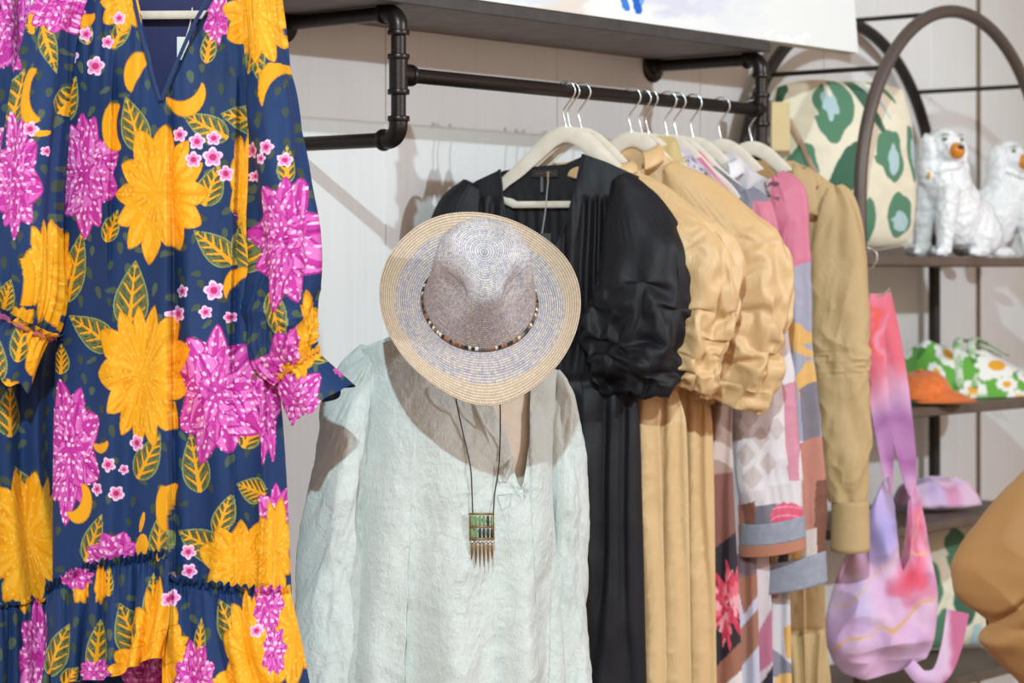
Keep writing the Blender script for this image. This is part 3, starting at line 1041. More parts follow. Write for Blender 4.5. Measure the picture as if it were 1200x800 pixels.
# ------------------------------------------------------------------ hangers
M_velvet = cloth('beige_velvet', (222, 212, 198), (212, 200, 184), rough=0.75, sheen=0.5, vary_scale=30)
M_chrome = metal('chrome', (214, 222, 224), 0.16, 1.0)
HANG_DROP = 0.095          # rail centre to the crown of the hanger


def hanger_meshes():
    # flat body: crown arch, sloping arms, bottom bar, swept as a rounded slat
    p = bez([(-0.168, 0, -0.150), (-0.14, 0, -0.120), (-0.105, 0, -0.092), (-0.065, 0, -0.054), (-0.03, 0, -0.024), (0, 0, -0.014), (0.03, 0, -0.024), (0.065, 0, -0.054), (0.105, 0, -0.092), (0.14, 0, -0.120), (0.168, 0, -0.150)], 8)
    r = np.interp(np.abs(p[:, 0]), [0, 0.05, 0.12, 0.155, 0.168], [0.018, 0.018, 0.014, 0.011, 0.008])
    a = MB().tube(p, r, 14, flat=(0.22, (0, 1, 0)))
    b = MB().tube([(-0.162, 0, -0.150), (-0.12, 0, -0.170), (0.12, 0, -0.170), (0.162, 0, -0.150)], 0.0075, 10, flat=(0.35, (0, 1, 0)))
    q = [(0.0215 * math.cos(t), 0, 0.0215 * math.sin(t)) for t in np.radians(np.linspace(195, -52, 26))]
    h = MB().tube(np.concatenate([np.array(q), bez([q[-1], (0.002, 0, -0.032), (-0.006, 0, -0.046), (-0.004, 0, -0.062), (0, 0, -0.080), (0, 0, -0.097)], 6)[1:]]), 0.0019, 8)
    return a, b, h


_h = hanger_meshes()
HANG_COUNT = [0]
_hm = []


def hanger(px, ang, label, dz=0.0, at=None, group='velvet hangers on the black rail'):
    """hanger hooked over the rail where the photo shows its hook"""
    if at is None:
        t = rail_t(px)
        p = along(t)
        loc = (p[0], p[1], RAIL_Z + dz)
    else:
        loc = at
    r = thing('clothes_hanger', loc, label, 'hanger', group)
    r.rotation_euler = (0, 0, ang)
    if not _hm:
        for nm, m, mat in (('hanger_frame', _h[0], M_velvet), ('trouser_bar', _h[1], M_velvet), ('hook', _h[2], M_chrome)):
            V = np.concatenate(m.V).copy()
            if nm != 'hook': V[:, 2] -= HANG_DROP - 0.012
            o = mesh_obj(nm, V, m.F, mat, None)
            o.data.set_sharp_from_angle(angle=math.radians(50))
            _hm.append(o)
            o.parent = r
    else:
        for s in _hm:
            o = s.copy(); COL.objects.link(o); o.parent = r
    return r


# ------------------------------------------------------------------ the floral print
NAVY, OLIVE, OLIVE_D, YEL, AMB = (24, 52, 98), (112, 122, 78), (66, 76, 62), (240, 166, 22), (206, 134, 14)
MAG, MAG_D, PNK, PALE = (196, 52, 158), (160, 26, 126), (228, 120, 200), (246, 196, 228)


class Print:
    def __init__(self, X, Y, seed=0, base=NAVY):
        self.X, self.Y = np.asarray(X, float), np.asarray(Y, float)
        self.C = np.tile(np.array(base, float), (len(self.X), 1))
        self.C *= (1 + 0.05 * vn(self.X / 50, self.Y / 120, 3 + seed))[:, None]

    def near(self, x, y, r):
        return np.where((np.abs(self.X - x) < r) & (np.abs(self.Y - y) < r))[0]

    def dabs(self, x0, y0, x1, y1, step, seed=1):
        R = random.Random(seed)
        yy = y0
        row = 0
        while yy < y1:
            xx = x0 + (row % 2) * step * 0.5
            while xx < x1:
                x, y = xx + R.uniform(-.3, .3) * step, yy + R.uniform(-.3, .3) * step
                a = R.uniform(0, 3.1) if R.random() < .4 else R.uniform(1.2, 1.9)
                l, wd = R.uniform(5, 8), R.uniform(2.6, 4)
                g = R.uniform(0.75, 1.05)
                i = self.near(x, y, 10)
                if len(i) and R.random() < 0.8:
                    dx, dy = self.X[i] - x, self.Y[i] - y
                    p, q = dx * math.cos(a) + dy * math.sin(a), -dx * math.sin(a) + dy * math.cos(a)
                    m = (p / l) ** 2 + (q / (wd * (1 - 0.35 * p / l).clip(.3))) ** 2 < 1
                    self.C[i[m]] = np.array((76, 92, 76)) * g
                xx += step
            yy += step * 0.8
            row += 1

    def leaf(self, x, y, ln, wd, ang):
        """tip points along ang (degrees, 0 = up, clockwise); x, y the middle"""
        i = self.near(x, y, ln * 0.62 + wd)
        if not len(i): return
        a = math.radians(ang)
        dx, dy = self.X[i] - x, self.Y[i] - y
        p = (dx * math.sin(a) - dy * math.cos(a)) / ln + 0.5      # 0 base .. 1 tip
        q = (dx * math.cos(a) + dy * math.sin(a)) / wd
        pc = np.clip(p, 0, 1)
        h = 0.5 * np.sin(np.pi * pc ** 0.72) ** 0.85 * (1 - 0.2 * pc)
        ins = (p > 0) & (p < 1) & (np.abs(q) < h)
        c = np.tile(np.array(OLIVE, float), (len(i), 1))
        c *= (0.88 + 0.12 * vn(self.X[i] / 3, self.Y[i] / 5, 4))[:, None]
        edge = (h - np.abs(q)) * wd < 1.6
        c[edge] = (142, 152, 92)
        qq = np.abs(q) * wd
        st = ln * 0.2
        v = ((pc * ln - qq * 1.15) / st)
        fr = v - np.floor(v)
        wl = 1 - qq / (h * wd + 1e-6)
        vein = (np.abs(fr - 0.5) * st < 1.9 * wl + 0.7) & (qq < h * wd * 0.82) & (pc > 0.05) & (pc < 0.93)
        shade = (np.abs(fr - 0.5) * st < 3.6 * wl + 0.9) & (fr > 0.5) & (qq < h * wd * 0.86)
        c[shade & ~edge] = (54, 62, 44)
        dot = (np.abs(fr - 0.02) * st < 1.7) & (np.abs(qq - h * wd * 0.52) < 2.2)
        c[dot & ~vein] = (58, 62, 50)
        c[vein & ~edge] = (234, 162, 30)
        c[(qq < 2.6 * (1.1 - pc)) & (pc < 0.95)] = (238, 166, 28)
        self.C[i[ins]] = c[ins]

    def blossom(self, x, y, r, seed=0):
        i = self.near(x, y, r * 1.4)
        if not len(i): return
        dx, dy = self.X[i] - x, self.Y[i] - y
        q = np.arctan2(dy, dx) + seed * 1.3; d = np.hypot(dx, dy)
        lim = r * (0.66 + 0.34 * np.abs(np.cos(2.5 * q)))
        m = d < lim
        c = np.tile(np.array((232, 136, 196), float), (len(i), 1))
        c[d > lim * 0.72] = (250, 206, 234)
        c[d < r * 0.34] = (198, 40, 110)
        self.C[i[m]] = c[m]

    def yellow(self, x, y, rx, ry, n=11, rot=0.0, seed=0):
        i = self.near(x, y, max(rx, ry) * 1.15)
        if not len(i): return
        dx, dy = (self.X[i] - x) / rx, (self.Y[i] - y) / ry
        q = np.arctan2(dy, dx) + rot; d = np.hypot(dx, dy)
        f = q * n / (2 * np.pi) + 0.25 * np.sin(q * 2 + seed)
        fr = np.abs((f - np.floor(f)) - 0.5) * 2           # 0 mid .. 1 edge
        lim = 1.0 - 0.25 * fr ** 1.25 + 0.05 * np.sin(q * 3 + seed)
        lim = lim * (1 + 0.10 * (_hash(np.floor(f), np.floor(f) * 0, seed + 2) - 0.5))
        m = d < lim
        c = np.tile(np.array(YEL, float), (len(i), 1))
        st = vn(q * 14, d * 3, 6 + seed)
        c[st > 0.35] = (246, 180, 48)
        c[st < -0.55] = (226, 148, 16)
        c[(np.abs(fr - 0.97) < 0.03) & (d > 0.80)] = AMB
        gx = self.X[i] / 7.2 + 0.5 * np.floor(self.Y[i] / 8.4); gy = self.Y[i] / 8.4; jy = _hash(np.floor(gx), np.floor(gy), 19 + seed)
        jx = _hash(np.floor(gx), np.floor(gy), 9 + seed)
        dd = np.hypot((gx - np.floor(gx) - 0.25 - 0.5 * jx) * 7.2, (gy - np.floor(gy) - 0.2 - 0.6 * jy) * 8.4 * 0.6)
        c[(dd < 1.1) & (jx > 0.35) & (d < 0.9)] = (250, 190, 74)
        c[(lim - d) * min(rx, ry) < 1.2] = AMB
        self.C[i[m]] = c[m]

    def pink(self, x, y, rx, ry, seed=0):
        """layered dahlia: broad pointed petals with paler hearts and strewn dots"""
        R = random.Random(seed + 3)
        i = self.near(x, y, max(rx, ry) * 1.2)
        if not len(i): return
        X, Y = self.X[i], self.Y[i]
        dx, dy = (X - x) / rx, (Y - y) / ry
        c = self.C[i]
        got = np.zeros(len(i), bool)
        for ring, (n, ln, wd) in enumerate(((9, 1.04, 0.62), (7, 0.74, 0.52), (4, 0.44, 0.34))):
            order = list(range(n)); R.shuffle(order)
            for k in order:
                a = 2 * math.pi * (k + 0.5 * ring) / n + R.uniform(-.16, .16) + seed
                l = ln * R.uniform(0.86, 1.05)
                p = (dx * math.cos(a) + dy * math.sin(a)) / l
                q = (-dx * math.sin(a) + dy * math.cos(a)) / (wd * R.uniform(0.85, 1.1))
                pc = np.clip(p, 0, 1)
                h = 0.56 * np.where(pc < 0.55, np.sin(np.pi * 0.5 * pc / 0.55) ** 0.8, np.clip((1 - pc) / 0.45, 0, 1) ** 0.62)
                m = (p > 0.02) & (p < 1) & (np.abs(q) < h)
                if not m.any(): continue
                got |= m
                e = (h - np.abs(q))[m]
                strk = vn(q[m] * 5 + k * 3.1, p[m] * 1.6, k + seed)
                pale = R.random() < 0.55
                col = np.tile(np.array(MAG, float), (int(m.sum()), 1))
                rim = (np.abs(q[m]) / (h[m] + 1e-6) > (0.38 + 0.25 * strk)) & (p[m] > 0.35)
                col[rim] = PNK if pale else (214, 92, 182)
                col[(strk > 0.25) & (p[m] < 0.75) & (not pale)] = (222, 112, 194)
                col[(np.abs(vn(q[m] * 11 + k, p[m] * 1.2, k + 9)) < 0.07)] = MAG_D
                col[(e < 0.06)] = (178, 34, 140)
                c[m] = col
        gx = X / 7.4 + 0.5 * np.floor(Y / 8.6); gy = Y / 8.6
        jx, jy = _hash(np.floor(gx), np.floor(gy), 21 + seed), _hash(np.floor(gx), np.floor(gy), 22 + seed)
        an = np.arctan2(dy, dx) 
        ox, oy = (gx - np.floor(gx) - 0.2 - 0.6 * jx) * 7.4, (gy - np.floor(gy) - 0.2 - 0.6 * jy) * 8.6
        al, ac = ox * np.cos(an) + oy * np.sin(an), -ox * np.sin(an) + oy * np.cos(an)
        dd = np.hypot(al * 0.6, ac)
        c[(dd < 0.9 + 1.0 * jx) & (jy > 0.25) & got] = PALE
        self.C[i] = c

    def crescent(self, x, y, r, a0, a1, w, ry=None):
        """arc from a0 to a1 degrees (0 right, 90 down)"""
        i = self.near(x, y, r * 1.5 + w)
        if not len(i): return
        dx, dy = self.X[i] - x, (self.Y[i] - y) * (r / (ry or r))
        q = np.degrees(np.arctan2(dy, dx)); d = np.hypot(dx, dy)
        t = ((q - a0) % 360) / ((a1 - a0) % 360)
        m = (t < 1) & (np.abs(d - r) < w * np.sin(np.pi * np.clip(t, 0.02, 0.98)) ** 0.6)
        c = np.tile(np.array(YEL, float), (len(i), 1))
        c[np.abs(d - r) > w * np.sin(np.pi * np.clip(t, 0, 1)) ** 0.6 - 1.0] = AMB
        self.C[i[m]] = c[m]

    def blob(self, x, y, rx, ry, col, rot=0):
        i = self.near(x, y, max(rx, ry) * 1.2)
        if not len(i): return
        a = math.radians(rot)
        dx, dy = self.X[i] - x, self.Y[i] - y
        p, q = (dx * math.cos(a) + dy * math.sin(a)) / rx, (-dx * math.sin(a) + dy * math.cos(a)) / ry
        self.C[i[(p * p + q * q) < 1]] = col


def paint_body(X, Y):
    p = Print(X, Y)
    p.dabs(55, -60, 345, 830, 26, 4)
    for a in ((165, 148, 68, 38, -18), (85, 118, 58, 30, 18), (102, 35, 40, 22, -20), (247, 150, 60, 34, -62), (255, 218, 52, 34, 20), (258, 290, 60, 36, -50), (290, 140, 52, 38, -80),
              (165, 345, 80, 46, 6), (115, 388, 70, 40, -58), (93, 312, 86, 34, 14), (140, 265, 40, 22, 20), (294, 425, 54, 38, 10), (188, 530, 60, 36, 30), (238, 538, 70, 36, -10), (292, 290, 60, 36, -15),
              (120, 625, 62, 30, 22), (202, 620, 56, 28, 4), (245, 630, 60, 40, -62), (272, 598, 50, 26, 18), (300, 570, 36, 34, -70), (75, 420, 36, 26, 0), (250, 55, 44, 20, 8),
              (150, 35, 54, 22, 26), (300, 505, 40, 30, 30)):
        p.leaf(*a)
    for a in ((106, 205, 40, 78, 1), (262, 458, 52, 82, 2), (88, 524, 40, 84, 3), (327, 620, 22, 62, 4), (148, 648, 42, 32, 5), (75, 12, 34, 36, 6), (258, 22, 15, 34, 7), (318, 455, 14, 84, 8), (322, 240, 40, 60, 12)):
        p.pink(*a[:4], seed=a[4])
    for a in ((195, 228, 54, 82, 12, 0.2), (178, 436, 56, 84, 13, 0.5), (292, 655, 50, 54, 10, 0.1), (150, 4, 28, 40, 9, 0.1), (306, 20, 40, 58, 10, 0.3), (70, 310, 18, 62, 8, 0.2), (325, 640, 20, 62, 9, 0), (290, 215, 16, 62, 9, .4)):
        p.yellow(*a[:4], n=a[4], rot=a[5], seed=int(a[0]))
    for a in ((222, 104, 21, -10, 150, 8, 26), (176, 98, 16, 150, 290, 10, 24), (150, 150, 14, 90, 260, 8, 24), (292, 345, 20, 170, 300, 6, 26), (95, 582, 15, -60, 130, 8, 20), (218, 590, 13, 120, 270, 8, 26), (127, 508, 12, 20, 140, 5, 14), (105, 10, 12, 30, 150, 6, 16)):
        p.crescent(*a)
    for k, a in enumerate(((105, 42, 9), (87, 67, 10), (132, 52, 8), (118, 80, 12), (218, 160, 9), (238, 168, 10), (257, 164, 9), (234, 189, 10), (256, 186, 12), (271, 205, 10), (145, 24, 8), (222, 341, 8), (258, 340, 12), (249, 365, 8), (216, 367, 10), (276, 371, 7),
                           (172, 515, 10), (149, 575, 7), (156, 546, 6), (139, 540, 9), (124, 569, 8), (148, 573, 9), (231, 640, 9), (232, 662, 9), (68, 190, 8))):
        p.blossom(*a, seed=k)
    p.blob(180, 632, 8, 14, YEL, 10); p.blob(180, 605, 3, 12, YEL, 14)
    return lin(p.C)


def paint_right(X, Y):
    p = Print(X, Y, 2)
    p.dabs(260, -60, 420, 520, 22, 9)
    for a in ((308, 72, 66, 24, 170), (318, 35, 30, 24, 30), (342, 195, 44, 22, 0), (330, 370, 60, 32, 160), (322, 428, 60, 34, 60), (392, 410, 40, 18, 60), (290, 292, 62, 38, -12), (300, 60, 60, 22, 10)):
        p.leaf(*a)
    for a in ((338, 282, 42, 80, 11), (350, 440, 60, 60, 14), (330, 500, 60, 40, 15), (302, 20, 10, 20, 16)):
        p.pink(*a[:4], seed=a[4])
    p.yellow(306, 18, 40, 62, 11, 0.3, 4)
    p.yellow(366, 390, 12, 50, 8, 0.3, 5)
    for a in ((336, 118, 22, 165, 300, 7, 36), (290, 330, 16, 150, 290, 7, 22)):
        p.crescent(*a)
    for k, a in enumerate(((297, 178, 10), (320, 175, 9), (313, 188, 7), (299, 208, 7), (340, 190, 9))):
        p.blossom(*a, seed=k)
    return lin(p.C)


def paint_left(X, Y):
    p = Print(X, Y, 5)
    p.dabs(-80, -60, 110, 500, 22, 13)
    for a in ((28, 118, 72, 34, 12), (70, 62, 60, 22, 165), (50, 15, 60, 16, 4), (22, 345, 40, 30, 20), (58, 315, 40, 24, 10), (88, 118, 40, 28, 14), (5, 120, 50, 26, 0)):
        p.leaf(*a)
    for a in ((34, 212, 30, 78, 21), (80, 12, 36, 36, 22), (12, 30, 26, 72, 23), (-30, 250, 40, 70, 24)):
        p.pink(*a[:4], seed=a[4])
    for a in ((68, 318, 24, 64, 10, .2), (-8, 200, 20, 40, 8, .1), (40, 372, 16, 16, 7, 0)):
        p.yellow(*a[:4], n=a[4], rot=a[5], seed=3)
    for a in ((58, 116, 16, 80, 270, 8, 28), (36, 330, 14, -80, 80, 6, 34), (58, 150, 16, 40, 120, 6, 10)):
        p.crescent(*a)
    for k, a in enumerate(((51, 155, 9), (66, 180, 6))):
        p.blossom(*a, seed=k)
    return lin(p.C)


def paint_ruffle(X, Y):
    p = Print(X, Y, 7)
    p.dabs(55, 630, 380, 860, 22, 17)
    for a in ((82, 752, 66, 34, 24), (133, 745, 62, 28, 4), (172, 725, 66, 46, -24), (280, 720, 60, 36, -24), (248, 735, 44, 16, 4), (196, 690, 60, 22, 2), (145, 670, 36, 14, 0), (100, 780, 30, 24, 40), (262, 800, 40, 30, -40)):
        p.leaf(*a)
    for a in ((200, 750, 26, 84, 9, .2), (216, 745, 20, 26, 8, .1), (305, 760, 32, 86, 10, .2), (350, 735, 26, 70, 9, .3), (175, 770, 30, 30, 8, .2), (110, 680, 12, 20, 7, .1), (135, 675, 8, 24, 7, 0), (272, 795, 20, 20, 7, 0), (125, 795, 24, 16, 7, 0)):
        p.yellow(*a[:4], n=a[4], rot=a[5], seed=int(a[0]) % 7)
    for a in ((243, 785, 26, 46, 31), (330, 755, 14, 30, 32), (130, 772, 20, 14, 33), (105, 668, 24, 14, 34), (322, 700, 18, 40, 35)):
        p.pink(*a[:4], seed=a[4])
    for k, a in enumerate(((216, 690, 10), (310, 730, 8))):
        p.blossom(*a, seed=k)
    return lin(p.C)


def paint_under(X, Y):
    p = Print(X, Y, 8)
    p.dabs(40, 700, 380, 900, 22, 19)
    for a in ((192, 800, 56, 52, 41), (70, 830, 40, 40, 42), (300, 840, 40, 50, 43)):
        p.pink(*a[:4], seed=a[4])
    return lin(p.C)


def paint_cuff_r(X, Y):
    p = Print(X, Y, 9)
    p.dabs(320, 380, 430, 520, 20, 23)
    p.leaf(385, 410, 50, 24, 60); p.leaf(340, 425, 60, 30, 60)
    p.pink(345, 475, 38, 50, seed=51); p.pink(400, 432, 10, 10, seed=52)
    p.yellow(352, 420, 16, 26, 8, .2, 2)
    return lin(p.C)


def paint_cuff_l(X, Y):
    p = Print(X, Y, 10)
    p.dabs(-60, 340, 90, 520, 20, 29)
    p.leaf(25, 395, 60, 26, 10); p.leaf(72, 425, 40, 30, 20); p.leaf(-5, 420, 60, 30, 0)
    p.yellow(50, 420, 22, 48, 9, .2, 3)
    p.yellow(8, 462, 18, 20, 8, .2, 3)
    p.pink(30, 352, 20, 12, seed=61)
    return lin(p.C)


def paint_second(X, Y):
    p = Print(X, Y, 11)
    p.dabs(-120, -60, 90, 860, 24, 31)
    for a in ((22, 570, 60, 30, -30), (0, 480, 60, 34, 0), (8, 680, 40, 30, 0), (-30, 300, 70, 40, 10)):
        p.leaf(*a)
    for a in ((24, 628, 52, 84, 12, .2), (-40, 400, 40, 60, 10, .1)):
        p.yellow(*a[:4], n=a[4], rot=a[5], seed=2)
    for a in ((38, 770, 32, 70, 71), (-30, 200, 40, 70, 72), (10, 30, 30, 70, 73)):
        p.pink(*a[:4], seed=a[4])
    return lin(p.C)


def navy_back(X, Y):
    return np.tile(lin((44, 48, 92)), (len(X), 1))


def chiffon(name):
    m, t, b = nt(name)
    a = t.nodes.new('ShaderNodeAttribute'); a.attribute_name = 'print'
    t.links.new(a.outputs['Color'], b.inputs['Base Color'])
    b.inputs['Roughness'].default_value = 0.62
    b.inputs['Specular IOR Level'].default_value = 0.25
    b.inputs['Sheen Weight'].default_value = 0.02
    n = noise_node(t, 1.0, coords(t, (45, 45, 10)), 4, 0.55, 0.4)
    bump(t, b, n.outputs[0], 0.25, 0.004)
    return m


M_floral = chiffon('floral_chiffon')

# ------------------------------------------------------------------ floral dress, nearest at left
PL_F = Plane(((205 - CX) / FOC * 4.32, 4.32), math.radians(-3))
fl = thing('floral_dress', PL_F.pt(205, 800), 'full navy dress with pink and yellow flowers, ruffled hem and cuff at far left', 'dress', 'floral dresses')


def f_body(X, Y, S, T):
    # hanging pleats: one edge at the placket, flat laps towards the sleeve seam
    k = np.clip((Y - 60) / 200, 0, 1)
    cx = 204 + 8 * np.clip((Y - 120) / 500, 0, 1)
    w = 0.036 * k * crease(X, cx, 22, 6)
    w += 0.020 * np.clip((Y - 90) / 60, 0, 1) * np.clip((690 - Y) / 80, 0, 1) * crease(X, 279 + 3 * np.sin(Y / 90), 26, 8)
    w += 0.015 * np.clip((Y - 60) / 60, 0, 1) * np.clip((350 - Y) / 120, 0, 1) * crease(X, 137 + 2 * np.sin(Y / 60), 16, 5)
    w += 0.018 * np.clip((Y - 250) / 200, 0, 1) * crease(X, 313 + 4 * np.sin(Y / 70), 16, 6)
    w += 0.010 * np.clip((Y - 200) / 300, 0, 1) * np.cos(2 * np.pi * (X / 62 + 0.5 * vn(X / 60, Y / 300, 3)))
    w += 0.004 * vn(X / 30, Y / 160, 8) + 0.0022 * vn(X / 9 + Y / 60, Y / 70, 2) * np.clip((Y - 560) / 120, 0.25, 1)
    # gathers that fall from the yoke and into the hem seam
    w += 0.0035 * np.cos(X / 2.6 + 2 * vn(X / 20, Y / 90, 5)) * (np.exp(-np.abs(Y - 40) / 40.) * 0.6 + np.exp(-(690 - Y).clip(0) / 30.))
    return w


FL_SIDE = [(-60, 92, 318), (0, 84, 322), (60, 74, 316), (120, 70, 310), (250, 70, 314), (400, 66, 322), (500, 63, 332), (600, 62, 338), (700, 62, 342)]
FL_TOP = [(60, -20), (95, -34), (150, -18), (166, 0), (176, 45), (196, 120), (199, 122), (214, 84), (236, 34), (252, 6), (275, -26), (330, -20)]
FL_BOT = [(60, 696), (85, 681), (110, 667), (150, 657), (204, 648), (222, 678), (260, 686), (330, 697), (345, 697)]
body = panel('dress_body', PL_F, FL_SIDE, FL_TOP, FL_BOT, [(-60, 0.03), (100, 0.055), (400, 0.075), (700, 0.095)], f_body, M_floral, fl, 380, 720,
             paint=paint_body, back_top=[(60, -20), (95, -34), (150, -30), (205, -22), (270, -34), (330, -20)], back_paint=navy_back, back_thick=0.55)
# bound neck edge
for pts in ([(166, 0), (176, 45), (187, 88), (197, 121)], [(199, 121), (214, 84), (236, 34), (252, 6)]):
    q = np.array(bez([PL_F.pt(x, y, 0.075) for x, y in pts], 12))
    MB().tube(q, 0.0035, 8).build('neck_binding', cloth('navy_binding', NAVY, rough=0.6), body)


def f_right(A, T, X, Y):
    g = np.exp(-T * 14) + np.exp(-(1 - T) * 9)
    d = 0.007 * np.cos(A * 4 + 2.2 * vn(A * 0.9, T * 3, 3) + 1.5 * T) * (0.35 + T) + 0.006 * vn(A * 2.0, T * 6, 5)
    d += 0.0035 * np.cos(A * 26 + 3 * vn(A * 3, T * 4, 8)) * g
    d += 0.010 * np.exp(-((T - 0.87) / 0.10) ** 2) * (ridge(A * 1.3, T * 11, 8, 2) - 0.4)
    return d


sl = sleeve('sleeve', PL_F, [(304, -30, 20, 0.04, 0.01), (310, 40, 24, 0.055, 0.012), (320, 130, 31, 0.06, 0.014), (330, 230, 36, 0.062, 0.016), (336, 310, 36, 0.062, 0.018), (332, 360, 38, 0.064, 0.02), (331, 392, 38, 0.06, 0.022), (336, 412, 34, 0.05, 0.024), (344, 424, 29, 0.042, 0.024), (348, 428, 27, 0.038, 0.024)],
            f_right, M_floral, fl, 200, 420, paint=paint_right)


def cuff_frill(name, pl, c, wo, ax_ang, r0, d0, ln, flare, waves, paint, parent, seed=0, nth=260, nl=90, skew=0.0):
    """trumpet cuff frill: c px of its neck, ax_ang direction it falls (degrees from straight down, + to the right)"""
    a = math.radians(ax_ang)
    u0, z0 = pl.cast(*c)
    A, T = np.meshgrid(np.linspace(0, 2 * np.pi, nth, endpoint=False), np.linspace(-0.13, 1, nl))
    tp = np.clip(T, 0, 1)
    ph = A * waves / (2 * np.pi) + 0.25 * np.sin(A * 2 + seed)
    rip = np.cos(2 * np.pi * ph + 0.6 * vn(A * 0.8, tp * 2, seed))
    gat = 0.10 * np.cos(A * 23 + 2 * vn(A * 3, tp, seed + 2)) * np.exp(-tp * 5)
    k = 1 + (flare * tp ** 0.85) * (1 + 0.22 * rip) + gat + np.where(T < 0, -T * 2.2, 0)
    du = np.cos(A) * r0 * k; dw = np.sin(A) * d0 * k
    L = ln * T * (1 + 0.06 * rip + skew * np.cos(A))
    U = u0 + du * math.cos(a) + L * math.sin(a)
    Z = z0 + du * math.sin(a) * 1.0 - L * math.cos(a)
    V = pl.xyz(U, wo + dw, Z).reshape(-1, 3)
    px = CX + FOC * V[:, 0] / V[:, 1]; py = HY - FOC * (V[:, 2] - EYE) / V[:, 1]
    return mesh_obj(name, V, grid_faces(nth, nl, wrap=True), M_floral, parent, colors=paint(px, py))


cuff_frill('cuff_frill', PL_F, (348, 428), 0.024, 36, 0.044, 0.036, 0.084, 0.48, 4, paint_cuff_r, sl, seed=2, skew=0.05)
q = []
for a in np.linspace(0, 2 * np.pi, 60, endpoint=False):
    u0, z0 = PL_F.cast(348, 428)
    k = 1 + 0.08 * math.cos(11 * a)
    q.append(PL_F.xyz(u0 + 0.045 * k * math.cos(a) * math.cos(math.radians(38)), 0.024 + 0.037 * k * math.sin(a), z0 + 0.045 * k * math.cos(a) * math.sin(math.radians(38))))
MB().tube(q, [0.0062 + 0.0018 * math.cos(i * 2.7) for i in range(60)], 8, closed=True).build('elastic_gather', cloth('amber_gather', (226, 152, 24), (206, 128, 20), rough=0.7, vary_scale=90), sl)


def f_left(A, T, X, Y):
    g = np.exp(-T * 14) + np.exp(-(1 - T) * 9)
    d = 0.009 * np.cos(A * 4 + 1.0 + 1.6 * vn(A * 0.9, T * 2, 13)) * (0.4 + 0.8 * T) + 0.005 * vn(A * 2.0, T * 6, 15)
    d += 0.0035 * np.cos(A * 26 + 3 * vn(A * 3, T * 4, 18)) * g
    return d


sl = sleeve('sleeve', PL_F, [(96, -40, 20, 0.04, 0.02), (72, 20, 26, 0.05, 0.03), (54, 110, 32, 0.055, 0.035), (42, 220, 36, 0.058, 0.04), (37, 300, 41, 0.058, 0.042), (34, 340, 45, 0.058, 0.042), (28, 362, 46, 0.052, 0.042), (24, 372, 45, 0.048, 0.042)],
            f_left, M_floral, fl, 200, 420, paint=paint_left)
cuff_frill('cuff_frill', PL_F, (24, 372), 0.045, -28, 0.070, 0.048, 0.100, 0.22, 6, paint_cuff_l, sl, seed=5)

q = []
for a in np.linspace(0, 2 * np.pi, 60, endpoint=False):
    u0, z0 = PL_F.cast(24, 372)
    k = 1 + 0.06 * math.cos(11 * a)
    q.append(PL_F.xyz(u0 + 0.071 * k * math.cos(a) * math.cos(math.radians(28)), 0.045 + 0.049 * k * math.sin(a), z0 - 0.071 * k * math.cos(a) * math.sin(math.radians(28))))
MB().tube(q, [0.006 + 0.0018 * math.cos(i * 2.7) for i in range(60)], 8, closed=True).build('elastic_gather', cloth('plum_gather', (150, 60, 130), (206, 128, 40), rough=0.7, vary_scale=50), sl)

# lower tier in two laps and the longer back layer behind it
frill('hem_ruffle', PL_F, [(61, 692), (85, 677), (110, 663), (150, 653), (214, 642)], [(60, 116), (100, 120), (140, 126), (205, 112), (216, 112)], 0.013, 6.5, M_floral, fl, paint=paint_ruffle, w0=0.022, nx=420, ny=150, flare=0.02, thick=0.105, span=(56, 350), head=9, seed=3)
frill('hem_ruffle', PL_F, [(203, 671), (230, 676), (260, 681), (300, 688), (344, 692)], [(200, 150), (300, 150), (345, 150)], 0.012, 5.0, M_floral, fl, paint=paint_ruffle, w0=0.010, nx=380, ny=170, flare=0.015, thick=0.100, span=(56, 352), head=9, seed=6, sway=0.9)
frill('back_ruffle', PL_F, [(64, 700), (150, 690), (240, 690), (338, 700)], 190, 0.012, 9, M_floral, fl, paint=paint_under, w0=-0.02, nx=300, ny=100, flare=0.01, thick=0.02, head=0, seed=9)
# swing tag on a cord
tp_ = PL_F.pt(213, 55, 0.0)
MB().box(PL_F.pt(213, 56, -0.012), np.array([[1, 0, 0], [0, 1, 0], [0, 0, 1.]]), (0.011, 0.0008, 0.021), 0.0005).build('swing_tag', plain('white_card', (236, 236, 232), 0.7), fl)
MB().tube(bez([PL_F.pt(224, 8, -0.012), PL_F.pt(222, 25, -0.011), PL_F.pt(217, 42, -0.012)], 8), 0.0012, 6).build('tag_cord', plain('white_cord', (232, 232, 232), 0.7), fl)
u0, z0 = PL_F.cast(205, -28)
h0 = PL_F.xyz(u0, 0.0, z0 + HANG_DROP + 0.088)
hanger(0, math.radians(-3), 'pale hanger inside the neck of the floral dress', at=tuple(h0), group=None)
# the bar seen in the neck is this hanger's lower edge: it lies at the top of the photo

# second floral dress behind it, mostly outside the picture
PL_G = Plane(((20 - CX) / FOC * 4.42, 4.42), math.radians(32))
f2 = thing('floral_dress', PL_G.pt(-20, 800), 'matching floral dress cut off by the left edge, tucked behind the full one', 'dress', 'floral dresses')


def f_second(X, Y, S, T):
    return 0.012 * np.cos(2 * np.pi * (X / 46 + 0.4 * vn(X / 50, Y / 250, 6))) + 0.004 * vn(X / 20, Y / 100, 3)


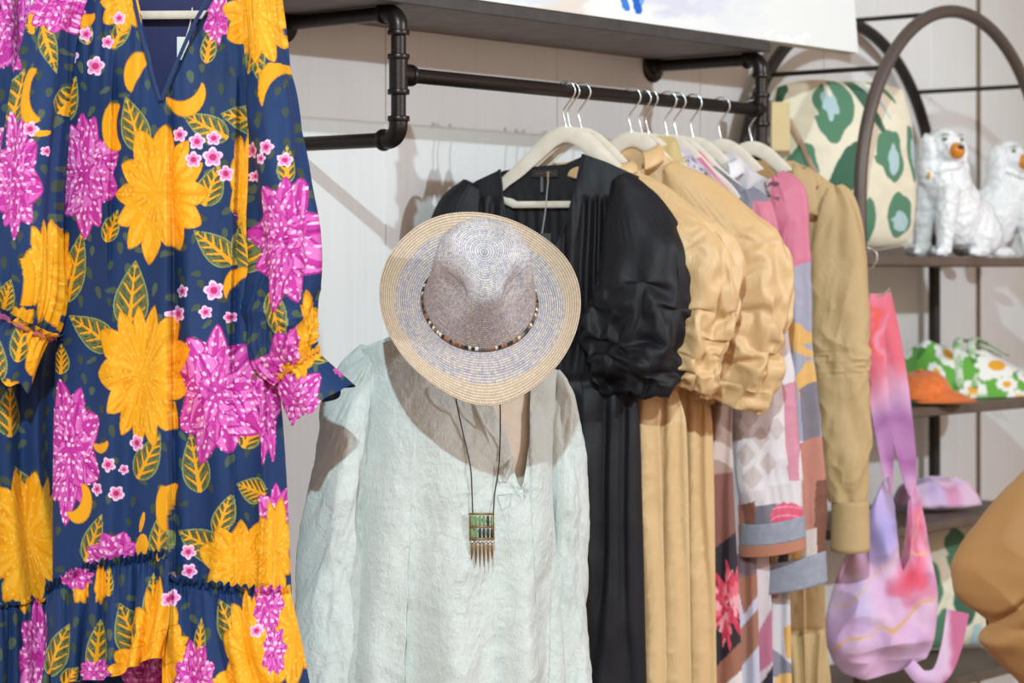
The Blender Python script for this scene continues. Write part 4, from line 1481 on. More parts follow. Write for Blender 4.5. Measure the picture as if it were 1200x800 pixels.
panel('dress_body', PL_G, [(-60, -40, 24), (0, -44, 34), (300, -48, 56), (500, -48, 72), (720, -48, 74)], -50, [(-60, 690), (0, 706), (30, 702), (80, 712)], 0.045, f_second, M_floral, f2, 160, 420, paint=paint_second, back_thick=0.6)
frill('hem_ruffle', PL_G, [(-46, 704), (0, 708), (30, 702), (66, 712)], 190, 0.010, 5, M_floral, f2, paint=paint_second, w0=0.01, nx=300, ny=120, flare=0.015, thick=0.035, head=6, seed=12)
from mathutils.bvhtree import BVHTree


def hit(objs, px, py, off=0.0):
    """point where the line of sight through a photo pixel meets a garment, `off` metres nearer"""
    d = Vector(((px - CX) / FOC, 1.0, (HY - py) / FOC)).normalized()
    o0 = Vector((0, 0, EYE))
    best = None
    for o in (objs if isinstance(objs, (list, tuple)) else [objs]):
        if o.name not in _bvh:
            w = Vector(wloc(o))
            _bvh[o.name] = BVHTree.FromPolygons([v.co + w for v in o.data.vertices], [tuple(p.vertices) for p in o.data.polygons])
        h = _bvh[o.name].ray_cast(o0, d)
        if h[0] is not None and (best is None or h[3] < best): best = h[3]
    if best is None: return None
    return np.array(o0 + d * (best - off))


_bvh = {}

# ------------------------------------------------------------------ dress form, blouse, hat, necklace
A_M = math.radians(20)
PL_M = Plane(((545 - CX) / FOC * 4.62, 4.62), A_M)
M_form = plain('cream_form', (236, 224, 208), 0.8, (228, 214, 196), 60, 0.05)
form = thing('dress_form', [*PL_M.o, 0.0], 'cream dress form on a stand wearing the mint blouse', 'mannequin')
panel('torso', PL_M, [(385, 508, 600), (396, 478, 622), (412, 448, 640), (450, 446, 634), (520, 448, 632), (620, 452, 630), (720, 444, 636), (860, 440, 640), (960, 446, 634)], [(430, 404), (508, 386), (560, 384), (605, 392), (660, 436)], 960,
      [(385, 0.045), (440, 0.072), (520, 0.098), (620, 0.090), (720, 0.10), (860, 0.10), (960, 0.06)], None, M_form, form, 80, 120, back_thick=0.9, round_=0.5)
nb = PL_M.pt(555, 400, 0.0)
MB().tube([nb - Z3 * 0.03, nb + Z3 * 0.0, nb + Z3 * 0.045, nb + Z3 * 0.05], [0.062, 0.055, 0.050, 0.044], 32).build('neck', M_form, form)
MB().tube([nb + Z3 * 0.05, nb + Z3 * 0.062, nb + Z3 * 0.075, nb + Z3 * 0.085], [0.045, 0.046, 0.03, 0.012], 32).build('neck_cap', plain('turned_wood', (150, 108, 70), 0.4), form)
pb = np.array([*PL_M.o, 0.0])
MB().tube([pb + Z3 * 0.02, pb + Z3 * 0.5], 0.016, 20).build('pole', M_rod, form)
MB().tube([pb, pb + Z3 * 0.012, pb + Z3 * 0.022, pb + Z3 * 0.03], [0.16, 0.16, 0.15, 0.02], 40).build('base', M_rod, form)


def linen():
    m, t, b = nt('mint_linen')
    b.inputs['Roughness'].default_value = 0.85
    b.inputs['Specular IOR Level'].default_value = 0.2
    b.inputs['Sheen Weight'].default_value = 0.15
    n = noise_node(t, 7, coords(t), 4)
    n2 = noise_node(t, 1.0, coords(t, (400, 400, 60)), 3)
    mix = mth(t, 'ADD', mth(t, 'MULTIPLY', n.outputs[0], 0.6), mth(t, 'MULTIPLY', n2.outputs[0], 0.4))
    t.links.new(ramp(t, mix, [(0.35, (200, 207, 203)), (0.65, (214, 219, 216))]), b.inputs['Base Color'])
    w1 = noise_node(t, 1.0, coords(t, (42, 42, 24), (0, 0.3, 0)), 5, 0.62, 1.2)
    p = bump(t, b, w1.outputs[0], 0.65, 0.0065)
    w2 = noise_node(t, 1.0, coords(t, (120, 120, 70), (0, -0.4, 0)), 4, 0.6, 1.5)
    p = bump(t, b, w2.outputs[0], 0.75, 0.0028, p)
    bump(t, b, n2.outputs[0], 0.2, 0.0005, p)
    return m


M_linen = linen()
bl = thing('linen_blouse', PL_M.pt(545, 800), 'pale mint linen long sleeved blouse with notched neck on the dress form', 'blouse')


def f_blouse(X, Y, S, T):
    k = np.clip((Y - 500) / 260, 0, 1)
    w = 0.021 * k * np.cos(2 * np.pi * ((X - 590) / 84 + 0.30 * vn(X / 70, Y / 260, 4))) + 0.010 * k * crease(X, 628 + 6 * np.sin(Y / 80), 16, 12) + 0.010 * k
    w += 0.013 * k * crease(X, 470 - (Y - 500) * 0.05, 22, 10) + 0.006 * k * crease(X, 556, 18, 10)
    w += 0.006 * np.exp(-((Y - 455) / 45.) ** 2) * np.cos((X - 0.4 * Y) / 9.)* (X > 560)
    w += 0.0045 * fbm(X / 34 + Y / 90, Y / 55, 6, 3) + 0.0022 * (ridge(X / 26 + Y / 40, Y / 30 - X / 70, 9, 3) - 0.5)
    w += 0.0009 * (ridge(X / 9 + Y / 18, Y / 9, 12, 2) - 0.4)
    # pinch under the neck notch: fan of small pleats
    r = np.hypot(X - 586, Y - 572)
    q = np.arctan2(Y - 572, X - 586)
    w += 0.0016 * np.exp(-r / 34) * np.cos(6 * q + 0.5) - 0.004 * np.exp(-(((Y - 569) - 0.12 * (X - 590)) / 3.) ** 2) * np.exp(-((X - 592) / 22.) ** 2)
    return w


body = panel('blouse_body', PL_M, [(385, 420, 655), (410, 422, 656), (440, 427, 652), (500, 428, 646), (560, 424, 645), (640, 416, 650), (720, 408, 656), (800, 400, 660), (960, 388, 668)],
             [(420, 410), (445, 400), (472, 392), (490, 400), (525, 440), (556, 470), (572, 505), (586, 562), (589, 566), (592, 560), (602, 512), (603, 482), (610, 440), (616, 424), (640, 430), (660, 438)], 960,
             [(385, 0.050), (440, 0.082), (520, 0.112), (640, 0.112), (800, 0.125), (960, 0.13)], f_blouse, M_linen, bl, 320, 460, back_top=[(420, 410), (472, 392), (550, 388), (616, 418), (660, 438)], back_thick=0.85, round_=0.5)
for pts in ([(540, 455), (556, 470), (572, 505), (583, 548), (588, 564)], [(589, 564), (596, 540), (602, 512), (603, 482), (609, 446)]):
    q = [hit(body, x + (-2.5 if k_ == 0 else 2.5), y, 0.001) for k_, (x, y) in ((0 if pts[0][0] < 560 else 1, p) for p in pts)]
    q = [p for p in q if p is not None]
    if len(q) > 2: MB().tube(bez(q, 8), 0.0042, 8, flat=(0.9, (0, -1, 0))).build('neck_facing', M_linen, body)
# stitched triangle under the notch
q = [hit(body, x, y, 0.0006) for x, y in ((583, 580), (600, 578), (598, 592), (588, 598), (583, 580))]
MB().tube(np.array(q), 0.0009, 6).build('stitched_tab', plain('mint_thread', (184, 200, 192), 0.8), body)


def f_bsl(seed, amp):
    def f(A, T, X, Y):
        return amp * (0.010 * np.cos(2 * A + 2.5 * vn(A * 0.7, T * 3, seed)) + 0.006 * fbm(np.cos(A) * 1.5 + T * 2, T * 9 + np.sin(A), seed + 1, 3) + 0.004 * (ridge(np.cos(A) * 2 + T * 3, T * 14 + np.sin(A) * 1.5, seed + 2, 3) - 0.5))
    return f


sleeve('sleeve', PL_M, [(434, 406, 4, 0.015, 0.004), (431, 418, 11, 0.03, 0.002), (424, 440, 20, 0.044, 0.0), (411, 484, 28, 0.052, -0.004), (403, 540, 31, 0.056, -0.008), (394, 620, 33, 0.056, -0.006), (388, 710, 37, 0.058, 0.0), (384, 800, 40, 0.06, 0.008), (380, 900, 40, 0.058, 0.015)], f_bsl(3, 1.0), M_linen, bl, 140, 300)
sleeve('sleeve', PL_M, [(648, 434, 5, 0.02, -0.008), (650, 446, 11, 0.035, -0.01), (656, 480, 20, 0.05, -0.012), (660, 560, 24, 0.055, -0.012), (662, 650, 23, 0.052, -0.01), (666, 760, 22, 0.052, -0.006), (670, 880, 22, 0.05, 0.0)], f_bsl(13, 0.8), M_linen, bl, 140, 300)

# ---- straw hat
HA = np.array([0.07, -0.75, 0.66]); HA /= np.linalg.norm(HA)
HX = np.cross(HA, Z3); HX = -HX / np.linalg.norm(HX)           # to the photo's right
HX = HX if HX[0] > 0 else -HX
HF = np.cross(HX, HA); HF = HF if HF[2] < 0 else -HF           # to the hat's front (downwards)
HC = P(562, 356, 4.40)
hat = thing('straw_hat', HC, 'lilac and cream straw fedora with beaded band tilted on the dress form neck', 'hat')
NTH, NV = 640, 620
L_top, L_side, L_brim = 0.100, 0.126, 0.080
tot = L_top + L_side + L_brim
vv = np.linspace(0, tot, NV)
A, VV = np.meshgrid(np.linspace(0, 2 * np.pi, NTH, endpoint=False), vv)
tt = np.clip(VV / L_top, 0, 1); ts = np.clip((VV - L_top) / L_side, 0, 1); tb = np.clip((VV - L_top - L_side) / L_brim, 0, 1)
# crown profile with soft shoulder
rad = np.where(VV < L_top, 0.087 * np.sin(tt * np.pi / 2 * 0.86) / math.sin(math.pi / 2 * 0.86), 0.087 + 0.019 * ts ** 1.1)
hgt = np.where(VV < L_top, 0.150 - 0.022 * tt ** 2.6, 0.128 * (1 - ts) - 0.006 * np.sin(np.pi * ts) * 0)
rb = 0.106 + (0.188 - 0.106) * tb
rad = np.where(tb > 0, rb, rad)
fil = np.exp(-tb * 9) * (tb > 0)
hgt = np.where(tb > 0, 0.0, hgt)
x = np.cos(A) * rad * 0.97; y = np.sin(A) * rad * (1.06 + 0.10 * tb)       # y to the front
crown = (1 - np.clip(tb * 8, 0, 1))
cf = np.where(VV < L_top, 1.0, (1 - ts) ** 1.1) * crown
# teardrop crease along the top and two front pinches
hgt = hgt - 0.012 * cf * np.exp(-(x / 0.030) ** 2) * np.clip(0.65 + y / 0.12, 0, 1.2) * np.exp(-((y - 0.02) / 0.085) ** 2)
hgt = hgt + 0.006 * cf * np.exp(-((np.hypot(x, y + 0.015) - 0.055) / 0.02) ** 2)
hgt = hgt - 0.016 * cf * np.clip(y / 0.08, 0, 1)
for sx in (-1, 1):
    g = np.exp(-((x - sx * 0.064) / 0.036) ** 2 - ((y - 0.056) / 0.036) ** 2) * np.where(VV < L_top, tt ** 1.5, np.clip(1.25 - ts * 1.45, 0, 1)) * crown
    x = x - sx * 0.026 * g; y = y - 0.016 * g; hgt = hgt - 0.016 * g * tt
# brim: gentle curl
hb = 0.016 * np.cos(2 * A) * tb ** 1.6 - 0.012 * tb ** 2 * np.sin(A) + 0.006 * tb * np.sin(3 * A + 0.7) + 0.010 * tb ** 3
hgt = hgt + hb * (tb > 0)
ring = VV / 0.0040
rid = np.abs(np.sin(np.pi * ring)) ** 0.7 * 0.0016 * (1 + 0.5 * np.sin(A * 190 + np.floor(ring) * 2.1))
nrm_h = np.where(tb > 0, 1.0, np.where(VV < L_top, 0.9, 0.2)); nrm_r = np.where(tb > 0, 0.0, np.where(VV < L_top, 0.4, 0.98))
wob = 1 + 0.012 * vn(np.cos(A) * 2 + 5, np.sin(A) * 2 + VV * 20, 3)
x = x * wob + np.cos(A) * rid * nrm_r; y = y * wob + np.sin(A) * rid * nrm_r
hgt = hgt + rid * nrm_h
V = HC + x[..., None] * HX + y[..., None] * HF + hgt[..., None] * HA
k = np.floor(ring)
rn = _hash(k, k * 0, 5)
st = vn(A * 150 / 3.0, k * 3.7 + 0.5, 4); st2 = vn(A * 60, k * 1.3 + 0.5, 9)
LIL, CRM, WHT, BEI, BRN = (172, 168, 190), (222, 206, 190), (232, 226, 222), (222, 198, 174), (186, 168, 152)
C = np.zeros(V.shape)
mix = np.clip(0.5 + 0.6 * st + 0.25 * st2 + 0.3 * (rn - 0.5), 0, 1)[..., None]
C = np.array(LIL) * (1 - mix) + np.array(CRM) * mix
f2 = np.clip(mix * 1.5, 0, 1)
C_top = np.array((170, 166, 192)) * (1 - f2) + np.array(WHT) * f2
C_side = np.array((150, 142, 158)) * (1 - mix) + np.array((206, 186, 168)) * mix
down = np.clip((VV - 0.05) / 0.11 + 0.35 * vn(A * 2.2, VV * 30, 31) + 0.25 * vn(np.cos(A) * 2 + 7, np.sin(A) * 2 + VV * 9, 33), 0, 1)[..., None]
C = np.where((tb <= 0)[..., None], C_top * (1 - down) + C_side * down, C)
lim = 0.66 + 0.02 * np.sin(3 * A)
outer = (tb > lim)[..., None]
C = np.where(outer, np.array(BEI) * (0.94 + 0.08 * mix), C)
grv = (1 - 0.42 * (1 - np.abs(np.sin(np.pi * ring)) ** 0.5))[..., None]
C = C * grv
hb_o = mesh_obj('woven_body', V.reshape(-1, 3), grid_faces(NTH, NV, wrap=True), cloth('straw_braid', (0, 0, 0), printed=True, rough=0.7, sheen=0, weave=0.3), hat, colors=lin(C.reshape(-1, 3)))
m = hb_o.modifiers.new('thick', 'SOLIDIFY'); m.thickness = 0.002; m.offset = -1
# beaded band
n = 560
a = np.linspace(0, 2 * np.pi, n, endpoint=False)
ic = int(np.searchsorted(vv, L_top + L_side * 0.93))
base_ = np.stack([np.interp(a, np.append(A[0], 2 * np.pi), np.append(x[ic], x[ic][0])), np.interp(a, np.append(A[0], 2 * np.pi), np.append(y[ic], y[ic][0]))], 1)
V, C = [], []
pal = [(60, 42, 34), (120, 82, 60), (206, 190, 170), (34, 30, 32), (150, 104, 76), (96, 112, 116), (222, 214, 200), (84, 60, 48)]
R = random.Random(4)
seq = [pal[R.randrange(8)] for _ in range(110)]
for j, (dr, dh) in enumerate(((0.001, 0.0035), (0.0042, 0.0045), (0.0052, 0.008), (0.0042, 0.0115), (0.001, 0.0125))):
    ph = a * 110 / (2 * np.pi)
    bulge = np.abs(np.sin(np.pi * ph)) ** 0.4
    rr = np.hypot(base_[:, 0], base_[:, 1])
    s = (rr + dr * (0.55 + 0.45 * bulge)) / rr
    V.append(HC + (base_[:, 0] * s)[:, None] * HX + (base_[:, 1] * s)[:, None] * HF + dh * HA)
    c = np.array([seq[int(p) % 110] for p in ph], float)
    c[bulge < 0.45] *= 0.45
    C.append(c)
mesh_obj('beaded_band', np.concatenate(V), grid_faces(n, 5, wrap=True), cloth('band_beads', (0, 0, 0), printed=True, rough=0.35, sheen=0), hat, colors=lin(np.concatenate(C)))

# ---- necklace
M_cord = plain('dark_chain', (74, 62, 54), 0.45)
M_brass = metal('aged_brass', (150, 118, 76), 0.4, 0.8)
M_bead = glaze('green_stone', (112, 150, 96), 0.25)
M_bead2 = glaze('dark_stone', (44, 54, 44), 0.25)
M_silver = metal('silver_beads', (210, 206, 198), 0.3, 0.9)
nk0 = hit(body, 565, 602, 0.024)
nk = thing('pendant_necklace', nk0, 'long necklace with green bead ladder pendant and spikes over the mint blouse', 'necklace')
dep = nk0[1]
for pts in ([(538, 440), (534, 462), (541, 500), (551, 545), (553, 575), (554, 602)], [(584, 440), (586, 470), (586, 520), (584, 552), (580, 575), (578, 602)]):
    q = []
    for i, (x_, y_) in enumerate(pts):
        h = hit(body, x_, y_, 0.006)
        q.append(h if h is not None and y_ > 480 else P(x_, y_, dep - 0.002))
    MB().tube(bez(q, 8), 0.0015, 6).build('chain', M_cord, nk)
pxm = dep / FOC
for y_ in (602, 617, 631):
    MB().tube([P(549.5, y_, dep), P(550.5, y_, dep), P(578.5, y_, dep), P(579.5, y_, dep)], np.array([0.4, 1.0, 1.0, 0.4]) * 0.0022, 8).build('cross_bar', M_brass, nk)
for x_ in (550.5, 578.5):
    MB().cyl(P(x_, 602, dep), P(x_, 631, dep), 0.0011, 8).build('side_bar', M_brass, nk)
for r_, (y0, y1) in enumerate(((604, 616), (619, 630))):
    for k in range(6):
        x_ = 553 + k * 4.7
        p, q = P(x_, y0, dep), P(x_, y1, dep)
        MB().tube([p + (q - p) * f for f in (0, 0.06, 0.3, 0.7, 0.94, 1)], np.array([0.4, 0.85, 1, 1, 0.85, 0.4]) * 0.0030, 10).build('green_bead', M_bead if (k < 3 + (1 - r_) or k == 5) and not (r_ == 1 and k > 1) else M_bead2, nk)
for k in range(6):
    x_ = 553 + k * 4.7
    MB().ellipsoid(P(x_, 635, dep), (0.0032,) * 3, None, 10, 8).build('silver_ball', M_silver, nk)
    ln = (655, 660, 664, 664, 660, 655)[k]
    MB().tube([P(x_, 637, dep), P(x_, 640, dep), P(x_, 646, dep), P(x_ + (k - 2.5) * 0.2, ln, dep)], [0.0012, 0.0030, 0.0026, 0.0006], 8).build('spike', M_brass, nk)

# ------------------------------------------------------------------ garments on the rail
def rail_plane(px, deg):
    return Plane(along(rail_t(px)), math.radians(deg))


M_black = cloth('black_crepe', (27, 26, 32), (23, 22, 28), rough=0.55, sheen=0.0, weave=0.2, wr=0.15, wr_scale=(40, 40, 14), spec=0.3, vary_scale=8)
M_blackin = cloth('black_inside', (30, 30, 34), rough=0.8)
ANG = -13
PL_B = rail_plane(663, ANG)
hanger(663, math.radians(ANG), 'pale velvet hanger in front, holding the black puff sleeve dress')
bd = thing('black_dress', PL_B.pt(650, 800), 'long black dress with deep neckline and puff sleeves behind the hat', 'dress')


def f_black(X, Y, S, T):
    yo = np.clip((Y - 228) / 10, 0, 1)
    w = 0.006 * yo * np.clip((455 - Y) / 60, 0, 1) * np.cos(2 * np.pi * (X / 15 + 0.5 * vn(X / 30, Y / 120, 3)))
    sk = np.clip((Y - 450) / 30, 0, 1)
    w += sk * (0.014 * (pleats(X / 36 + 0.4 * vn(X / 50, Y / 300, 5), 1.8) - 0.5) + 0.004 * np.cos(X / 3.2 + 2 * vn(X / 20, Y / 80, 2)) * np.exp(-(Y - 450).clip(0) / 35.))
    w += 0.003 * fbm(X / 30, Y / 60, 9, 2) - 0.006 * np.exp(-((Y - 446) / 7.) ** 2)
    # neckline edge folds
    return w


panel('dress_body', PL_B, [(185, 545, 752), (215, 535, 748), (260, 545, 744), (340, 560, 742), (440, 572, 738), (470, 566, 748), (600, 556, 753), (800, 548, 758), (960, 540, 764)],
      [(535, 228), (560, 212), (588, 199), (590, 215), (596, 255), (612, 315), (624, 345), (632, 345), (652, 300), (668, 258), (676, 225), (686, 181), (712, 190), (752, 208)], 960,
      [(185, 0.012), (230, 0.03), (330, 0.05), (440, 0.045), (600, 0.06), (960, 0.07)], f_black, M_black, bd, 320, 460, back_top=[(535, 228), (588, 200), (612, 196), (662, 192), (686, 181), (752, 208)], back_thick=0.5)
# neck bindings, label, tag
for pts in ([(588, 199), (590, 215), (596, 255), (612, 315)], [(632, 345), (652, 300), (668, 258), (676, 225), (686, 181)]):
    MB().tube(bez([PL_B.pt(x_, y_, 0.024 + 0.012 * (y_ > 240)) for x_, y_ in pts], 8), 0.0035, 8).build('neck_binding', M_black, bd)
lb = PL_B.pt(638, 203, -0.004)
UB = np.array([PL_B.u[0], PL_B.u[1], 0]); WB = np.array([PL_B.w[0], PL_B.w[1], 0])
lab = MB().box(lb, np.array([UB, WB, Z3]), (0.030, 0.001, 0.0085), 0.0005).build('neck_label', plain('satin_black', (20, 18, 20), 0.4), bd)
mb = MB()
for i in range(7):
    x0 = -0.020 + i * 0.0055
    mb.tube([lb + UB * x0 + Z3 * (-0.002 if i % 2 else 0.002) + WB * 0.0016, lb + UB * (x0 + 0.0045) + Z3 * (0.0025 if i % 2 else -0.0015) + WB * 0.0016], 0.0008, 6)
mb.ellipsoid(lb + UB * 0.022 + WB * 0.0016 - Z3 * 0.002, (0.001, 0.001, 0.001), None, 8, 6)
mb.build('gold_lettering', M_brass, lab)
MB().tube([PL_B.pt(643, 201, 0.002), PL_B.pt(643, 208, 0.003), PL_B.pt(640, 250, 0.010), PL_B.pt(637, 276, 0.020)], 0.0014, 6).build('tag_cord', plain('grey_cord', (170, 172, 176), 0.6), bd)
MB().box(PL_B.pt(642, 206, 0.004), np.array([UB, WB, Z3]), (0.0018, 0.002, 0.010), 0.001).build('tag_pin', M_brass, bd)
MB().box(PL_B.pt(635, 216, 0.0), np.array([UB, WB, Z3]), (0.003, 0.0008, 0.017), 0.0005).build('care_label', plain('grey_satin', (90, 92, 100), 0.5), bd)
MB().box(PL_B.pt(641, 284, 0.022), np.array([UB, WB, Z3]), (0.014, 0.0008, 0.020), 0.0005).build('swing_tag', plain('charcoal_card', (58, 60, 66), 0.6), bd)


def f_puff(seed, amp=1.0, gather=0.5, n=5):
    """puffed sleeve: taut cap above, sharp crumples below"""
    def f(A, T, X, Y):
        c = np.clip((T - 0.36) / 0.3, 0, 1)
        d = amp * c * (0.030 * (ridge(np.cos(A) * 1.15 + T * 1.6 + seed, np.sin(A) * 1.0 + T * 3.2, seed, 2) - 0.45) + 0.016 * (ridge(np.cos(A) * 2.6 - T * 3.0, T * 6.5 + np.sin(A) * 2, seed + 5, 2) - 0.45))
        d += amp * 0.010 * c * np.cos(n * A + 3 * vn(A, T * 3, seed + 2))
        d += amp * 0.006 * (1 - c) * vn(A * 1.2, T * 5, seed + 7)
        d += 0.004 * gather * np.cos(A * 24 + 2 * vn(A * 3, T * 4, seed)) * (np.exp(-(1 - T) * 10) + 0.15 * np.exp(-T * 12))
        return d
    return f


sleeve('puff_sleeve', PL_B, [(726, 207, 10, 0.02, 0.012), (738, 232, 29, 0.036, 0.02), (752, 274, 46, 0.056, 0.03), (759, 315, 57, 0.078, 0.036), (754, 352, 62, 0.092, 0.038), (742, 396, 60, 0.088, 0.034), (735, 428, 46, 0.066, 0.026), (732, 448, 30, 0.045, 0.02)], f_puff(3, 1.3), M_black, bd, 72, 58, settle=dict(stretch_l=1.36, stretch_a=1.06, seed=3, steps=150, bend=0.5, cap=0.22, pin_rows=(2, 1), grav=0.0003, keep=0.026))
sleeve('puff_sleeve', PL_B, [(556, 216, 14, 0.025, 0.0), (545, 236, 30, 0.04, 0.0), (534, 280, 40, 0.05, 0.0), (530, 330, 42, 0.055, 0.0), (540, 380, 36, 0.045, 0.0), (548, 410, 22, 0.03, 0.0)], f_puff(9, 0.4), M_black, bd, 120, 90, settle=dict(stretch_l=1.2, stretch_a=1.10, seed=9))

# ---- sand taffeta dresses
def taffeta(name, c, c2):
    m, t, b = nt(name)
    b.inputs['Roughness'].default_value = 0.42
    b.inputs['Specular IOR Level'].default_value = 0.45
    b.inputs['Sheen Weight'].default_value = 0.1
    n = noise_node(t, 5, coords(t), 4)
    t.links.new(ramp(t, n.outputs[0], [(0.35, c), (0.65, c2)]), b.inputs['Base Color'])
    w1 = noise_node(t, 1.0, coords(t, (60, 60, 34), (0, 0.4, 0)), 5, 0.6, 1.4)
    bump(t, b, w1.outputs[0], 0.4, 0.004)
    return m


M_sand = taffeta('sand_taffeta', (220, 184, 136), (214, 176, 126))


def f_sand(seed):
    def f(X, Y, S, T):
        k = np.clip((Y - 300) / 180, 0, 1)
        return k * (0.013 * (pleats(X / 28 + 0.4 * vn(X / 40, Y / 260, seed), 1.5) - 0.5) + 0.003 * (ridge(X / 14 + Y / 40, Y / 30, seed + 2, 2) - 0.5)) + 0.003 * fbm(X / 30, Y / 60, seed + 5, 2)
    return f


def collar_ring(pl, parent, mat, c, rx, rd, h, dip, w0, open_=0.16, flap=1.0, name='collar', point=0.3):
    """folded shirt collar: stand rising from the neck and a flap turned down over it; open at the front"""
    n, m = 96, 18
    A = np.linspace(np.pi / 2 + open_ * np.pi, np.pi / 2 + (2 - open_) * np.pi, n)
    u0, z0 = pl.cast(*c)
    V = []
    for j in range(m):
        t = j / (m - 1)
        fr = np.clip(np.sin(A), 0, 1)
        end = np.abs(np.linspace(-1, 1, n))
        if t < 0.4:
            q = t / 0.4
            out, zz = 0.002 + 0.002 * q, h * q
        else:
            q = (t - 0.4) / 0.6
            out = 0.004 + 0.020 * math.sin(q * math.pi / 2) * flap
            zz = h * (1 - 1.15 * flap * q ** 1.2) + 0.004 * math.sin(q * math.pi)
        ext = np.where(end > 0.75, (end - 0.75) * 4, 0) * (0 if t < 0.4 else (t - 0.4) / 0.6) * point * h
        U = u0 + np.cos(A) * (rx + out)
        W = w0 + np.sin(A) * (rd + out) + 0.004 * fr
        Z = z0 + zz - dip * (0.5 + 0.5 * np.sin(A)) ** 1.3 - ext
        V.append(pl.xyz(U, W, Z))
    o = mesh_obj(name, np.concatenate(V), grid_faces(n, m), mat, parent)
    md = o.modifiers.new('thick', 'SOLIDIFY'); md.thickness = 0.0016
    return o


def sand_dress(hook, deg, label, side, top, btop, slv, seed, base_x, col=None, hanger_label=None, w0=0.0):
    pl = rail_plane(hook, deg)
    hanger(hook, math.radians(deg), hanger_label)
    r = thing('sand_dress', pl.pt(base_x, 800), label, 'dress', 'sand coloured puff sleeve dresses')
    panel('dress_body', pl, side, top, 960, [(150, 0.008), (230, 0.02), (400, 0.024), (960, 0.032)], f_sand(seed), M_sand, r, 200, 360, back_top=btop, back_thick=0.5, w0=w0)
    if slv: sleeve('puff_sleeve', pl, slv, f_puff(seed + 20, 1.3, 0.6, 6), M_sand, r, 84, 68, settle=dict(stretch_l=1.42, stretch_a=1.10, seed=seed, steps=150, bend=0.42, cap=0.30, pin_rows=(2, 1), grav=0.0003, keep=0.028))
    if col: collar_ring(pl, r, M_sand, *col)
    return r


sand_dress(668, -13, 'sand taffeta dress showing a narrow strip beside the black skirt', [(190, 600, 722), (300, 596, 730), (440, 590, 745), (480, 590, 768), (650, 590, 774), (800, 588, 778), (960, 584, 782)],
           [(600, 214), (640, 196), (655, 230), (672, 230), (690, 190), (722, 208)], [(600, 214), (640, 190), (690, 186), (722, 208)], None, 41, 700, None, 'pale velvet hanger close behind the black dress hanger', -0.045)
sand_dress(681, -13, 'sand taffeta dress whose puff sleeve sits just behind the black sleeve', [(185, 640, 756), (300, 632, 772), (440, 630, 786), (500, 630, 802), (800, 630, 808), (960, 626, 812)],
           [(640, 216), (668, 196), (690, 216), (716, 186), (756, 206)], [(640, 216), (668, 186), (716, 182), (756, 206)],
           [(728, 201, 8, 0.018, 0.012), (748, 230, 30, 0.034, 0.02), (778, 276, 50, 0.052, 0.03), (806, 318, 66, 0.07, 0.034), (812, 345, 52, 0.062, 0.034), (808, 385, 44, 0.062, 0.032), (804, 425, 40, 0.056, 0.03), (802, 448, 30, 0.042, 0.026)], 51, 720,
           ((704, 196), 0.062, 0.03, 0.022, 0.02, 0.004), 'pale velvet hanger in the first sand dress with a visible collar', -0.03)
sand_dress(740, -13, 'sand taffeta dress with stand collar, its crumpled puff sleeve farthest along the rail', [(160, 690, 808), (300, 690, 818), (440, 700, 826), (500, 706, 835), (800, 708, 840), (960, 706, 844)],
           [(690, 206), (712, 180), (740, 212), (768, 174), (808, 200)], [(690, 206), (712, 170), (768, 168), (808, 200)],
           [(782, 195, 8, 0.018, 0.012), (805, 226, 32, 0.034, 0.02), (838, 274, 51, 0.052, 0.03), (864, 322, 66, 0.07, 0.034), (872, 352, 54, 0.064, 0.034), (864, 400, 46, 0.062, 0.032), (856, 440, 40, 0.056, 0.03), (850, 468, 28, 0.042, 0.026)], 61, 780,
           ((742, 178), 0.052, 0.032, 0.030, 0.035, 0.004), 'pale velvet hanger in the collared sand dress')


# ---- printed silk garments
def polys(X, Y, base, items):
    C = np.tile(np.array(base, float), (len(X), 1))
    for pts, col in items:
        p = np.asarray(pts, float)
        ins = np.zeros(len(X), bool)
        j = len(p) - 1
        for i in range(len(p)):
            c = ((p[i, 1] > Y) != (p[j, 1] > Y)) & (X < (p[j, 0] - p[i, 0]) * (Y - p[i, 1]) / (p[j, 1] - p[i, 1] + 1e-9) + p[i, 0])
            ins ^= c; j = i
        C[ins] = col
    return C


GREY, TERR, ROSE, TAUPE, OFFW, MUS, INK, MAUVE, DUSK = (142, 142, 158), (190, 124, 98), (204, 116, 138), (178, 158, 152), (226, 216, 216), (220, 170, 96), (38, 34, 44), (186, 116, 136), (120, 88, 84)


def chrys(C, X, Y, x, y, rx, ry, n=26):
    """shaggy chrysanthemum: rings of thin petals, longest outside"""
    dx, dy = (X - x) / rx, (Y - y) / ry
    for ring, (l0, n, w) in enumerate(((1.0, 22, 0.085), (0.72, 18, 0.09), (0.46, 13, 0.09), (0.24, 8, 0.08))):
        for k in range(n):
            a = 2 * math.pi * (k + 0.37 * ring) / n + 0.5 * math.sin(k * 5.3 + ring)
            l = l0 * (0.78 + 0.3 * abs(math.sin(k * 2.7 + ring)))
            p = (dx * math.cos(a) + dy * math.sin(a)) / l
            q = -dx * math.sin(a) + dy * math.cos(a) + 0.10 * np.sin(p * 2.5 + k)
            m = (p > 0.1) & (p < 1) & (np.abs(q) < w * np.sin(np.pi * np.clip(p, 0, 1) ** 1.6) ** 0.6 + 0.01)
            C[m] = ((214, 66, 92), (232, 110, 128), (240, 166, 174), (198, 46, 76))[(k + ring) % 4]


